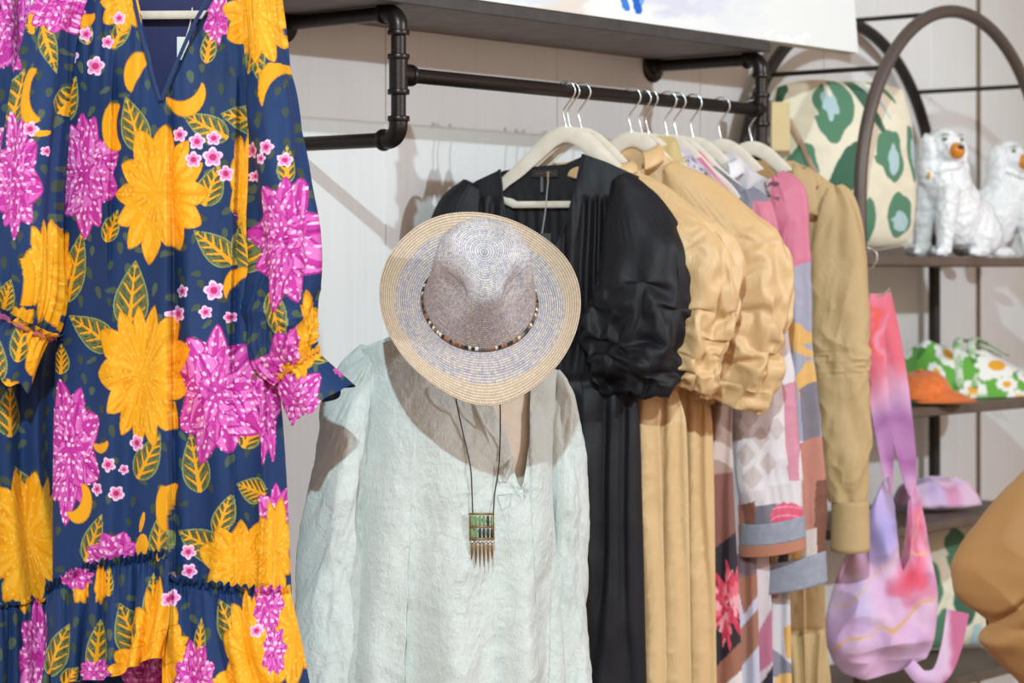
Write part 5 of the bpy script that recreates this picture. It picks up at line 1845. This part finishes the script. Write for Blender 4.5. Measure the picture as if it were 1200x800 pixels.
def paint_scribble(X, Y):
    C = polys(X, Y, (214, 184, 172), [([(780, 150), (830, 150), (836, 205), (790, 205)], (206, 196, 214)), ([(835, 240), (900, 225), (905, 300), (835, 300)], (206, 158, 96)),
                                      ([(800, 470), (880, 470), (880, 560), (800, 560)], (168, 140, 130)), ([(800, 560), (880, 550), (880, 650), (800, 670)], (132, 84, 76)),
                                      ([(800, 670), (880, 610), (880, 900), (800, 900)], INK), ([(820, 800), (880, 740), (880, 775), (838, 812), (820, 830)], (160, 104, 84)), ([(838, 812), (880, 775), (880, 800), (850, 830)], (226, 214, 214)),
                                      ([(800, 500), (850, 520), (880, 545), (880, 560), (845, 540), (800, 520)], (206, 186, 178))])
    k = (np.abs(vn(X / 6, Y / 6, 3)) < 0.12) & (Y < 242)
    C[k] = (92, 72, 74)
    chrys(C, X, Y, 854, 706, 26, 52)
    return lin(C)


def paint_lilac(X, Y):
    C = polys(X, Y, (196, 192, 210), [([(800, 150), (860, 150), (860, 230), (815, 200)], (226, 128, 158)), ([(700, 480), (878, 480), (868, 720), (860, 900), (700, 900)], (206, 200, 206)),
                                      ([(866, 560), (900, 560), (900, 680), (872, 720), (866, 690)], (160, 104, 84)), ([(862, 742), (900, 700), (900, 742), (862, 790)], (160, 110, 92)), ([(700, 690), (900, 640), (900, 668), (700, 720)], (120, 96, 104)),
                                      ([(870, 480), (900, 480), (900, 560), (866, 590)], (72, 62, 72))])
    return lin(C)


def paint_first(X, Y):
    """sleeve with the nearer cuff"""
    C = polys(X, Y, (222, 212, 216), [([(800, 150), (960, 150), (960, 235), (895, 262), (892, 300), (800, 300)], (128, 126, 140)), ([(885, 236), (960, 236), (960, 300), (905, 306), (892, 330), (878, 310)], ROSE),
                                      ([(890, 330), (905, 300), (960, 286), (960, 352), (912, 352), (902, 376), (886, 376)], (206, 146, 118)),
                                      ([(922, 450), (936, 444), (938, 560), (930, 560)], (206, 136, 156)), ([(850, 596), (890, 584), (890, 640), (850, 650)], (150, 94, 76)), ([(890, 590), (915, 586), (915, 620), (888, 620)], (126, 122, 134))])
    for k, (a, b) in enumerate(((862, 470), (884, 486), (868, 506), (896, 510), (880, 530), (905, 540), (888, 556), (900, 470), (915, 500), (870, 445), (890, 440), (908, 430))):
        i = np.abs(X - a) / 11 + np.abs(Y - b) / 14 < 1
        C[i] = (202, 186, 184)
    i = ((X - 926) / 19) ** 2 + ((Y - 602) / 17) ** 2 < 1 + 0.15 * vn(X / 4, Y / 4, 3)
    C[i] = (226, 92, 124)
    i = (np.abs(np.sin(np.hypot(X - 926, Y - 630) / 3.2)) < 0.25) & i
    C[i] = (240, 150, 168)
    return lin(C)


def paint_second_slv(X, Y):
    C = polys(X, Y, (216, 200, 206), [([(860, 150), (905, 170), (912, 300), (860, 300)], (200, 172, 176)), ([(905, 165), (980, 150), (980, 296), (935, 312), (905, 318)], (206, 116, 142)), ([(896, 318), (935, 312), (980, 294), (980, 510), (896, 520)], (160, 158, 176)),
                                      ([(920, 372), (942, 380), (960, 400), (945, 402), (960, 420), (935, 412), (926, 398)], MUS), ([(935, 440), (952, 420), (956, 446), (942, 472)], MUS), ([(940, 455), (956, 445), (960, 520), (946, 520)], (120, 112, 124)),
                                      ([(936, 520), (980, 500), (980, 690), (950, 690), (942, 600)], (186, 122, 106)), ([(960, 560), (975, 560), (975, 690), (955, 690)], (120, 76, 60)), ([(880, 640), (960, 615), (960, 700), (880, 700)], (204, 188, 182)),
                                      ([(895, 650), (912, 645), (912, 690), (895, 690)], MUS), ([(915, 636), (926, 630), (930, 690), (915, 690)], (70, 60, 60)), ([(930, 640), (945, 630), (940, 690), (932, 690)], (214, 166, 90))])
    k = (np.abs(vn(X / 5, Y / 6, 8)) < 0.16) & (Y < 240) & (X < 915)
    C[k] = (110, 70, 80)
    return lin(C)


def paint_mauve(X, Y):
    C = polys(X, Y, (206, 190, 196), [([(800, 560), (910, 560), (910, 640), (800, 700)], (106, 74, 80)), ([(860, 700), (912, 640), (912, 690), (880, 760), (860, 770)], (216, 200, 204)), ([(860, 790), (912, 700), (912, 770), (875, 800), (860, 840)], (190, 112, 140)), ([(860, 850), (912, 770), (912, 815), (870, 860)], INK), ([(800, 120), (880, 120), (900, 330), (800, 330)], (128, 126, 140))])
    return lin(C)


def paint_floralgrey(X, Y):
    C = polys(X, Y, (206, 200, 204), [([(900, 640), (915, 680), (912, 700), (897, 700)], (160, 110, 90)), ([(893, 740), (905, 740), (905, 800), (893, 800)], INK), ([(902, 755), (930, 780), (930, 800), (902, 790)], (136, 132, 148)), ([(918, 736), (930, 730), (930, 772), (922, 770)], MUS), ([(893, 690), (904, 690), (904, 735), (893, 735)], (188, 176, 180))])
    i = ((X - 922) / 14) ** 2 + ((Y - 800) / 12) ** 2 < 1
    C[i] = (226, 180, 110)
    return lin(C)


M_silk = cloth('printed_silk', (0, 0, 0), printed=True, rough=0.5, sheen=0.1, weave=0.1, wr=0.25, wr_scale=(40, 40, 12), spec=0.4)
M_cuffg = cloth('cuff_grey', (158, 160, 174), (146, 148, 164), rough=0.6, weave=0.4, vary_scale=60)
M_cufft = cloth('cuff_terracotta', (186, 124, 98), rough=0.6, weave=0.3)


def f_silk(seed, a=0.007):
    def f(X, Y, S, T):
        return a * np.cos(2 * np.pi * (X / 24 + 0.5 * vn(X / 40, Y / 200, seed))) * np.clip((Y - 230) / 200, 0.2, 1) + 0.002 * fbm(X / 20, Y / 50, seed, 2)
    return f


def silk(name, hook, deg, label, hl, side, top, paint, seed, base_x, btop=None, dep=0.012, group='printed silk dresses on the rail', mat=None):
    pl = rail_plane(hook, deg)
    hanger(hook, math.radians(deg), hl)
    r = thing(name, pl.pt(base_x, 800), label, 'dress' if 'dress' in name else 'top', group)
    panel('garment_body', pl, side, top, 960, [(150, 0.006), (260, dep), (960, dep * 1.4)], f_silk(seed), mat or M_silk, r, 130, 420, paint=paint, back_top=btop, back_thick=0.5)
    return pl, r


M_olive = cloth('olive_cotton', (206, 186, 132), (196, 174, 120), rough=0.8)
silk('olive_top', 752, -13, 'olive beige top tucked behind the collared sand dress', 'pale velvet hanger of the olive beige top', [(150, 720, 800), (300, 716, 812), (500, 716, 822), (960, 716, 826)], [(720, 200), (752, 164), (765, 176), (792, 166), (800, 186)], None, 71, 780, [(720, 200), (752, 158), (792, 160), (800, 186)], group=None, mat=M_olive)
silk('patchwork_dress', 760, -13, 'printed silk dress with a pink chrysanthemum low on its black panel', 'pale velvet hanger of the chrysanthemum print dress', [(150, 730, 850), (225, 728, 878), (300, 728, 880), (500, 728, 858), (700, 726, 866), (800, 726, 870), (960, 724, 874)], [(730, 206), (770, 172), (786, 190), (806, 182), (878, 248)], paint_scribble, 73, 800, [(730, 206), (770, 166), (806, 176), (878, 248)])
silk('patchwork_dress', 782, -13, 'printed silk dress in lilac and rose, mostly hidden between its neighbours', 'pale velvet hanger of the lilac silk dress', [(150, 750, 870), (260, 748, 893), (340, 748, 890), (500, 748, 880), (700, 746, 888), (960, 744, 894)], [(750, 212), (786, 174), (800, 190), (822, 184), (893, 268)], paint_lilac, 79, 820, [(750, 212), (786, 168), (822, 178), (893, 268)])


def cuff(pl, parent, c, wpx, hpx, d, wo, tilt, mat, band_mat=None, band=0.0, name='cuff'):
    """buttoned cuff: an oval band round the wrist opening, tilted"""
    u0, z0 = pl.cast(*c); u1, _ = pl.cast(c[0] + wpx / 2, c[1]); _, z1 = pl.cast(c[0], c[1] + hpx)
    a, h = u1 - u0, z0 - z1
    n, m = 80, 12
    A = np.linspace(0, 2 * np.pi, n, endpoint=False)
    sets = [(0.0, 1.0 - band, mat, name)] + ([(1.0 - band, 1.0, band_mat, 'cuff_edge')] if band else [])
    first = None
    for t0, t1, mt, nm in sets:
        V = []
        for j, t in enumerate(np.concatenate([[t0], np.linspace(t0, t1, m), [t1]])):
            k = 0.90 if j in (0, m + 1) else 1.0
            k *= 1 + 0.012 * np.cos(3 * A + 1) + 0.05 * t
            V.append(pl.xyz(u0 + np.cos(A) * a * k, wo + np.sin(A) * d * k, z0 - h * t + np.cos(A) * a * math.tan(math.radians(tilt)) * 1.0 + 0.002 * np.cos(2 * A)))
        o = mesh_obj(nm, np.concatenate(V), grid_faces(n, m + 2, wrap=True), mt, first or parent)
        first = first or o
    return first


def f_slv(seed, amp=1.0):
    def f(A, T, X, Y):
        return amp * (0.006 * np.cos(3 * A + 2 * vn(A, T * 3, seed)) * (0.4 + T) + 0.004 * vn(np.cos(A) * 2 + 3, T * 7, seed + 1) + 0.003 * (ridge(np.cos(A) * 1.5 + T * 4, T * 12, seed + 2, 2) - 0.5) + 0.003 * np.cos(18 * A + 2 * vn(A * 2, T * 3, seed)) * np.exp(-(1 - T) * 12)) * (1 - 0.85 * np.clip((T - 0.86) / 0.1, 0, 1))
    return f


pl, r = silk('patchwork_dress', 793, -13, 'printed silk dress with grey shoulder, pale diamond sleeve and the nearer grey cuff', 'pale velvet hanger of the pale diamond sleeved dress', [(160, 772, 890), (260, 770, 900), (350, 770, 895), (500, 770, 890), (700, 768, 904), (960, 766, 908)],
             [(772, 216), (806, 184), (820, 200), (838, 194), (880, 226), (900, 256)], paint_mauve, 83, 850, [(772, 216), (806, 176), (838, 186), (900, 256)])
s_ = sleeve('sleeve', pl, [(872, 226, 14, 0.018, 0.012), (886, 250, 22, 0.026, 0.018), (894, 320, 24, 0.03, 0.022), (896, 400, 30, 0.034, 0.03), (896, 480, 38, 0.04, 0.036), (902, 560, 39, 0.042, 0.038), (908, 602, 34, 0.037, 0.038), (908, 618, 31, 0.033, 0.038)], f_slv(5), M_silk, r, 150, 420, paint=paint_first)
cuff(pl, s_, (908, 608), 74, 38, 0.042, 0.038, 8, M_cuffg, M_cufft, 0.34)
pl, r = silk('patchwork_dress', 812, -13, 'printed silk dress with white collar, rose shoulder and the farther grey cuff', 'pale velvet hanger inside the white collar', [(160, 800, 915), (260, 800, 930), (350, 800, 925), (500, 800, 915), (700, 798, 926), (960, 796, 930)],
             [(800, 216), (832, 190), (846, 208), (862, 190), (905, 212), (930, 240)], paint_floralgrey, 89, 880, [(800, 216), (832, 180), (862, 180), (930, 240)])
s_ = sleeve('sleeve', pl, [(906, 208, 14, 0.018, 0.012), (920, 232, 24, 0.026, 0.016), (924, 310, 24, 0.03, 0.018), (926, 400, 26, 0.032, 0.022), (930, 500, 30, 0.034, 0.026), (934, 600, 33, 0.036, 0.03), (932, 645, 34, 0.034, 0.03), (931, 664, 31, 0.031, 0.03)], f_slv(8), M_silk, r, 150, 420, paint=paint_second_slv)
cuff(pl, s_, (931, 652), 76, 36, 0.040, 0.03, 12, M_cuffg)
collar_ring(pl, r, cloth('white_collar_cotton', (226, 224, 228), rough=0.7, weave=0.2), (846, 196), 0.030, 0.026, 0.030, 0.022, 0.004)
M_taupe = cloth('taupe_cotton', (176, 140, 96), (164, 128, 86), rough=0.8)
silk('taupe_top', 845, -13, 'golden brown top hanging just before the khaki shirt dress', 'pale velvet hanger of the golden brown top', [(160, 830, 925), (300, 828, 936), (500, 828, 930), (680, 828, 926), (960, 826, 926)], [(830, 222), (862, 196), (876, 206), (896, 198), (925, 226)], None, 97, 900, [(830, 222), (862, 186), (896, 188), (925, 226)], group=None, mat=M_taupe)

# ---- khaki shirt dress
M_khaki = taffeta('khaki_cotton', (196, 166, 120), (188, 158, 112))
M_khaki.node_tree.nodes['Principled BSDF'].inputs['Roughness'].default_value = 0.6
PL_K = rail_plane(881, -10)
hanger(881, math.radians(-10), 'pale velvet hanger of the khaki shirt dress, nearest the right bracket')
kh = thing('khaki_shirt_dress', PL_K.pt(930, 800), 'khaki long sleeved shirt dress with pointed collar, last on the rail', 'dress')


def f_khaki(X, Y, S, T):
    w = 0.006 * crease(X, 934 + (Y - 250) * 0.02, 10, 8) * np.clip((Y - 240) / 40, 0, 1) + 0.003 * fbm(X / 24, Y / 50, 4, 3)
    sk = np.clip((Y - 737) / 6, 0, 1)
    return w + sk * 0.008 * np.cos(2 * np.pi * (X / 15 + 0.3 * vn(X / 20, Y / 80, 3))) - 0.004 * np.exp(-((Y - 737) / 3.) ** 2)


kb = panel('dress_body', PL_K, [(180, 830, 985), (230, 826, 992), (300, 834, 978), (450, 842, 972), (640, 846, 966), (740, 846, 968), (800, 842, 974), (960, 836, 984)], [(830, 236), (862, 204), (878, 206), (905, 250), (920, 222), (930, 200), (960, 204), (990, 226)], 960, [(180, 0.008), (260, 0.02), (960, 0.035)], f_khaki, M_khaki, kh, 200, 420,
           back_top=[(830, 236), (862, 190), (930, 188), (960, 204), (990, 226)], back_thick=0.5)
def f_ksl(A, T, X, Y):
    return 0.006 * np.cos(2 * A + 1 + 2 * vn(A, T * 3, 4)) + 0.004 * fbm(np.cos(A) * 1.4 + T * 2, T * 8 + np.sin(A), 6, 2) + 0.006 * (ridge(np.cos(A) * 1.2 + T * 3, T * 9 - np.sin(A), 8, 2) - 0.5) * np.clip((T - .15) * 3, 0, 1) + 0.010 * np.exp(-((T - 0.55) / 0.05) ** 2) * (ridge(np.cos(A) * 1.5, T * 30, 4, 2) - 0.5)


s_ = sleeve('sleeve', PL_K, [(978, 218, 5, 0.010, 0.004), (981, 230, 15, 0.018, 0.006), (983, 258, 25, 0.026, 0.014), (982, 300, 31, 0.034, 0.024), (984, 360, 33, 0.04, 0.034), (988, 450, 31, 0.04, 0.04), (994, 530, 28, 0.038, 0.042), (996, 575, 24, 0.032, 0.042), (996, 586, 22, 0.03, 0.042)], f_ksl, M_khaki, kh, 150, 380)
cuff(PL_K, s_, (997, 584), 44, 60, 0.032, 0.042, -1, M_khaki)
sleeve('sleeve', PL_K, [(846, 222, 12, 0.016, 0.0), (838, 240, 18, 0.02, 0.0), (834, 320, 19, 0.022, 0.0), (834, 420, 18, 0.022, 0.0), (836, 520, 16, 0.02, 0.0)], f_slv(21, 0.5), M_khaki, kh, 60, 120)
collar_ring(PL_K, kh, M_khaki, (910, 204), 0.070, 0.030, 0.026, 0.020, 0.006, 0.12, 1.6, 'collar', 1.0)
ck = MB()
e0 = [PL_K.pt(930, 192, 0.050), PL_K.pt(956, 208, 0.052), PL_K.pt(960, 253, 0.060), PL_K.pt(938, 250, 0.064), PL_K.pt(928, 226, 0.058)]
cen = np.mean(e0, 0)
WK = np.array([PL_K.w[0], PL_K.w[1], 0])
V = [cen + WK * 0.006] + e0 + [cen - WK * 0.002] + [p - WK * 0.003 for p in e0]
F = [[0, 1 + i, 1 + (i + 1) % 5] for i in range(5)] + [[6, 7 + (i + 1) % 5, 7 + i] for i in range(5)] + [[1 + i, 7 + i, 7 + (i + 1) % 5, 1 + (i + 1) % 5] for i in range(5)]
o = mesh_obj('collar_point', V, F, M_khaki, kh)
m = o.modifiers.new('round', 'SUBSURF'); m.levels = 2; m.render_levels = 2; m.subdivision_type = 'SIMPLE'

# ------------------------------------------------------------------ tie-dye bag on the front post
def tiedye():
    m, t, b = nt('tie_dye_canvas')
    b.inputs['Roughness'].default_value = 0.75
    b.inputs['Sheen Weight'].default_value = 0.2
    a = t.nodes.new('ShaderNodeAttribute'); a.attribute_name = 'print'
    t.links.new(a.outputs['Color'], b.inputs['Base Color'])
    n = noise_node(t, 1.0, coords(t, (30, 30, 30)), 4, 0.6, 1.0)
    bump(t, b, n.outputs[0], 0.3, 0.006)
    return m


M_dye = tiedye()


def paint_dye(X, Y):
    C = np.tile(np.array((222, 178, 214), float), (len(X), 1))
    wx, wy = X + 14 * fbm(X / 50, Y / 50, 3, 3), Y + 14 * fbm(X / 50, Y / 50, 8, 3)
    def mixc(m, col):
        C[:] = C * (1 - m[:, None]) + np.array(col, float) * m[:, None]
    mixc(np.clip((480 - wy) / 50, 0, 1), (226, 104, 122))
    mixc(np.clip((372 - wy) / 30, 0, 1) * 0.6, (236, 150, 176))
    mixc(np.clip(vn(wx / 9, wy / 60, 31), 0, 1) * np.clip((500 - wy) / 40, 0, 1) * 0.8, (240, 160, 190))
    mixc((np.abs(wx - 1030 - (wy - 420) * 0.2) < 3) * np.clip((440 - wy) / 20, 0, 1) * 0.8, (236, 90, 70))
    mixc(np.clip(1 - np.abs(wy - 500) / 30, 0, 1) * np.clip((wx - 1000) / 20, 0, 1), (170, 108, 168))
    mixc(np.clip(1 - np.abs(wy - 540) / 40, 0, 1) * np.clip((wx - 1030) / 20, 0, 1), (164, 96, 158))
    mixc(np.clip(1 - np.hypot((wx - 1028) / 22, (wy - 610) / 55), 0, 1) ** .6, (168, 160, 222))
    mixc(np.clip(1.1 - np.hypot((wx - 1076) / 22, (wy - 640) / 70), 0, 1) ** .5, (230, 92, 128))
    mixc(np.clip(1.1 - np.hypot((wx - 1062) / 26, (wy - 676) / 22), 0, 1) ** .5, (226, 76, 100))
    mixc(np.clip(1 - np.hypot((wx - 1000) / 30, (wy - 700) / 50), 0, 1) * .8, (206, 200, 236))
    mixc(np.clip(vn(wx / 26, wy / 34, 12), 0, 1) * 0.5 * (wy > 560), (186, 150, 206))
    mixc(np.clip(vn(wx / 22, wy / 30, 22) - 0.1, 0, 1) * 0.7 * (wy > 560), (238, 214, 232))
    mixc(np.clip((wx - 1100) / 8, 0, 1) * (wy > 690), (204, 110, 150))
    mixc((np.abs((wx - 965) * 0.42 + (wy - 760)) < 1.7) * 0.8, (226, 178, 110))
    mixc((np.abs((wx - 1000) * 0.9 - (wy - 640) * -0.9 - 40) < 1.5) * 0.7, (228, 182, 112))
    mixc((np.abs(wy - 640 + (wx - 1070) * 0.15) < 1.5) * (wx > 1055) * 0.7, (236, 196, 120))
    return lin(C)


PL_T = Plane(((1040 - CX) / FOC * 6.02, 6.02), math.radians(4))
tb_ = thing('tie_dye_bag', PL_T.pt(1035, 790), 'pink and lilac tie-dye sling bag hanging from the display shelf post', 'bag')


def f_bag(X, Y, S, T):
    w = 0.018 * fbm(X / 40, Y / 46, 5, 2) + 0.020 * (ridge(X / 60 + Y / 90, Y / 60, 7, 2) - 0.5)
    w += 0.010 * np.cos((Y + 0.5 * X) / 14.) * np.clip((Y - 715) / 40, 0, 1) * np.clip((1080 - X) / 60, 0, 1)
    w += 0.010 * np.cos(2 * np.pi * (X - 0.25 * (Y - 600)) / 34.) * np.clip((720 - Y) / 80, 0, 1)
    return w


panel('bag_body', PL_T, [(552, 1036, 1071), (600, 1014, 1083), (650, 991, 1092), (700, 973, 1099), (740, 966, 1096), (770, 974, 1086), (790, 990, 1066), (798, 1008, 1050)], [(1000, 640), (1018, 596), (1036, 558), (1042, 556), (1045, 606), (1049, 650), (1055, 668), (1061, 652), (1065, 604), (1067, 556), (1071, 560), (1084, 610), (1098, 690)], [(964, 770), (985, 788), (1010, 794), (1050, 786), (1100, 764)],
      [(552, 0.006), (640, 0.05), (740, 0.075), (798, 0.03)], f_bag, M_dye, tb_, 220, 240, paint=paint_dye, back_thick=0.6)


def strap(pts, wpx, name, parent, mat, paint, w=0.0, thick=0.004, edge=None):
    q = bez([(x_, y_, w_) for x_, y_, w_ in pts], 16)
    n = len(q); m = 9
    tx = np.gradient(q[:, 0]); ty = np.gradient(q[:, 1]); L = np.hypot(tx, ty)
    nx_, ny_ = -ty / L, tx / L
    wd = interp(wpx, np.linspace(0, 1, n)) if not np.isscalar(wpx) else np.full(n, wpx)
    V, X, Y = [], [], []
    for s, off in ((1, 0.0), (-1, -thick)):
        for j in range(m):
            f = j / (m - 1) * 2 - 1
            x_ = q[:, 0] + nx_ * wd / 2 * f; y_ = q[:, 1] + ny_ * wd / 2 * f
            u, z = PL_T.cast(x_, y_)
            V.append(PL_T.xyz(u, q[:, 2] + off + s * thick * 0.5 * (1 - f ** 2) + 0.003 * np.sin(q[:, 1] / 30 + 2 * f), z)); X.append(x_); Y.append(y_)
    X, Y = np.concatenate(X), np.concatenate(Y)
    F = np.concatenate([grid_faces(n, m), grid_faces(n, m, off=n * m, flip=True)])
    return mesh_obj(name, np.concatenate(V), F, mat, parent, colors=paint(X, Y))


strap([(1026, 344, 0.010), (1024, 380, 0.016), (1025, 430, 0.02), (1030, 480, 0.02), (1037, 530, 0.016), (1041, 574, 0.010)], [(0, 15), (0.3, 24), (0.7, 20), (1, 9)], 'strap', tb_, M_dye, paint_dye)
strap([(1036, 343, 0.006), (1044, 390, 0.008), (1050, 440, 0.010), (1056, 500, 0.010), (1063, 545, 0.010), (1068, 580, 0.008)], [(0, 15), (0.3, 22), (0.6, 26), (0.85, 18), (1, 9)], 'strap', tb_, M_dye, paint_dye)
strap([(1062, 776, 0.03), (1078, 792, 0.03), (1098, 788, 0.03), (1111, 760, 0.026), (1120, 715, 0.022)], [(0, 16), (0.5, 20), (1, 26)], 'loose_strap', tb_, M_dye, paint_dye)
# metal hook on the post
hp = w3(ET0, EB + ED, 0)
hk = thing('metal_hook', [hp[0], hp[1], EYE + (HY - 312) / FOC * 6.14], 'bright metal hook on the shelf post carrying the tie-dye bag', 'hook')
q = [PL_T.pt(x_, y_, w_) for x_, y_, w_ in ((1008, 322, 0.0), (1018, 317, 0.006), (1026, 306, 0.01), (1025, 295, 0.01), (1015, 290, 0.006), (1004, 296, -0.005))]
MB().tube(bez(q, 8), 0.0028, 10).build('upper_wire', M_chrome, hk)
q = [PL_T.pt(x_, y_, w_) for x_, y_, w_ in ((1005, 334, 0.0), (1010, 344, 0.006), (1020, 347, 0.008), (1032, 346, 0.008), (1042, 338, 0.006))]
MB().tube(bez(q, 8), 0.0028, 10).build('lower_wire', M_chrome, hk)
# folded tie-dye pouch on the third shelf
fb = on_shelf(1098, 0.24, SHELF_Z[2] + 0.003)
fd = thing('tie_dye_pouch', fb, 'small folded pink and lilac tie-dye cloth lying on the third shelf', 'cloth')
n = 120
g = np.linspace(-1, 1, n)
A_, B_ = np.meshgrid(g, g); A_, B_ = A_.ravel(), B_.ravel()
mx = np.maximum(np.abs(A_), np.abs(B_)) + 1e-9; rr = (np.abs(A_) ** 3 + np.abs(B_) ** 3) ** (1 / 3) + 1e-9
U, Wv = A_ * mx / rr, B_ * mx / rr
H = 0.10 * (1 - mx ** 5) ** 0.55 * (0.85 + 0.25 * U * 0 + 0.25 * (ridge(U * 1.6, Wv * 1.5 + U, 6, 2) - 0.5))
ax_d2 = np.array([0.93, 0.37, 0])
V = fb + U[:, None] * 0.125 * ax_d2 + Wv[:, None] * 0.09 * np.array([-0.37, 0.93, 0]) + H[:, None] * Z3
C = np.tile(np.array((222, 186, 214.)), (len(U), 1))
for sd, col, k in ((3, (176, 158, 216), .7), (5, (236, 210, 226), .7), (9, (226, 120, 150), .6)):
    a = (np.clip(vn(U * 2.4, Wv * 2.4, sd), 0, 1) * k)[:, None]; C = C * (1 - a) + np.array(col) * a
mesh_obj('folded_body', V, grid_faces(n, n), M_dye, fd, colors=lin(C))

# ------------------------------------------------------------------ tan blouse close by at the right edge
PL_R = Plane(((1260 - CX) / FOC * 3.75, 3.75), math.radians(0))
M_tan = cloth('tan_satin', (168, 124, 76), (158, 115, 68), rough=0.55, sheen=0.1, spec=0.35, vary_scale=4)
tn = thing('tan_blouse', PL_R.pt(1260, 900), 'tan satin blouse with full gathered sleeve, out of focus at the right edge', 'blouse')


def f_tan(X, Y, S, T):
    w = -0.022 * np.exp(-(((Y - 728) + 0.9 * (X - 1160)) / 8.) ** 2) * np.clip((1235 - X) / 20, 0, 1)
    w += 0.020 * np.exp(-(((Y - 748) + 0.9 * (X - 1160)) / 26.) ** 2)
    w += 0.030 * (ridge((X + 0.6 * Y) / 90, (Y - 0.7 * X) / 150, 14, 2) - 0.4) * np.clip((Y - 590) / 60, 0.1, 1)
    w += 0.006 * np.cos((X - 0.5 * Y) / 11.) * np.clip((Y - 735) / 30, 0, 1) + 0.006 * vn(X / 60, Y / 60, 3)
    return w


panel('sleeve', PL_R, [(398, 1306, 1345), (430, 1284, 1352), (470, 1258, 1356), (520, 1226, 1362), (550, 1200, 1365), (580, 1170, 1370), (610, 1146, 1375), (640, 1124, 1380), (664, 1114, 1380), (690, 1117, 1380), (708, 1130, 1380), (722, 1152, 1380), (730, 1158, 1380), (738, 1150, 1380), (748, 1146, 1380), (760, 1154, 1380), (780, 1174, 1380), (800, 1194, 1380), (840, 1212, 1380), (880, 1220, 1375)],
      398, 880, [(398, 0.02), (470, 0.045), (560, 0.07), (660, 0.09), (728, 0.075), (760, 0.085), (880, 0.07)], f_tan, M_tan, tn, 160, 300, back_thick=0.9, round_=0.5)
panel('blouse_body', PL_R, [(380, 1330, 1480), (450, 1310, 1520), (600, 1300, 1530), (1000, 1290, 1540)], [(1290, 440), (1340, 392), (1400, 400), (1480, 392), (1540, 440)], 1000, [(380, 0.02), (500, 0.07), (1000, 0.08)], None, M_tan, tn, 80, 100, w0=-0.04)
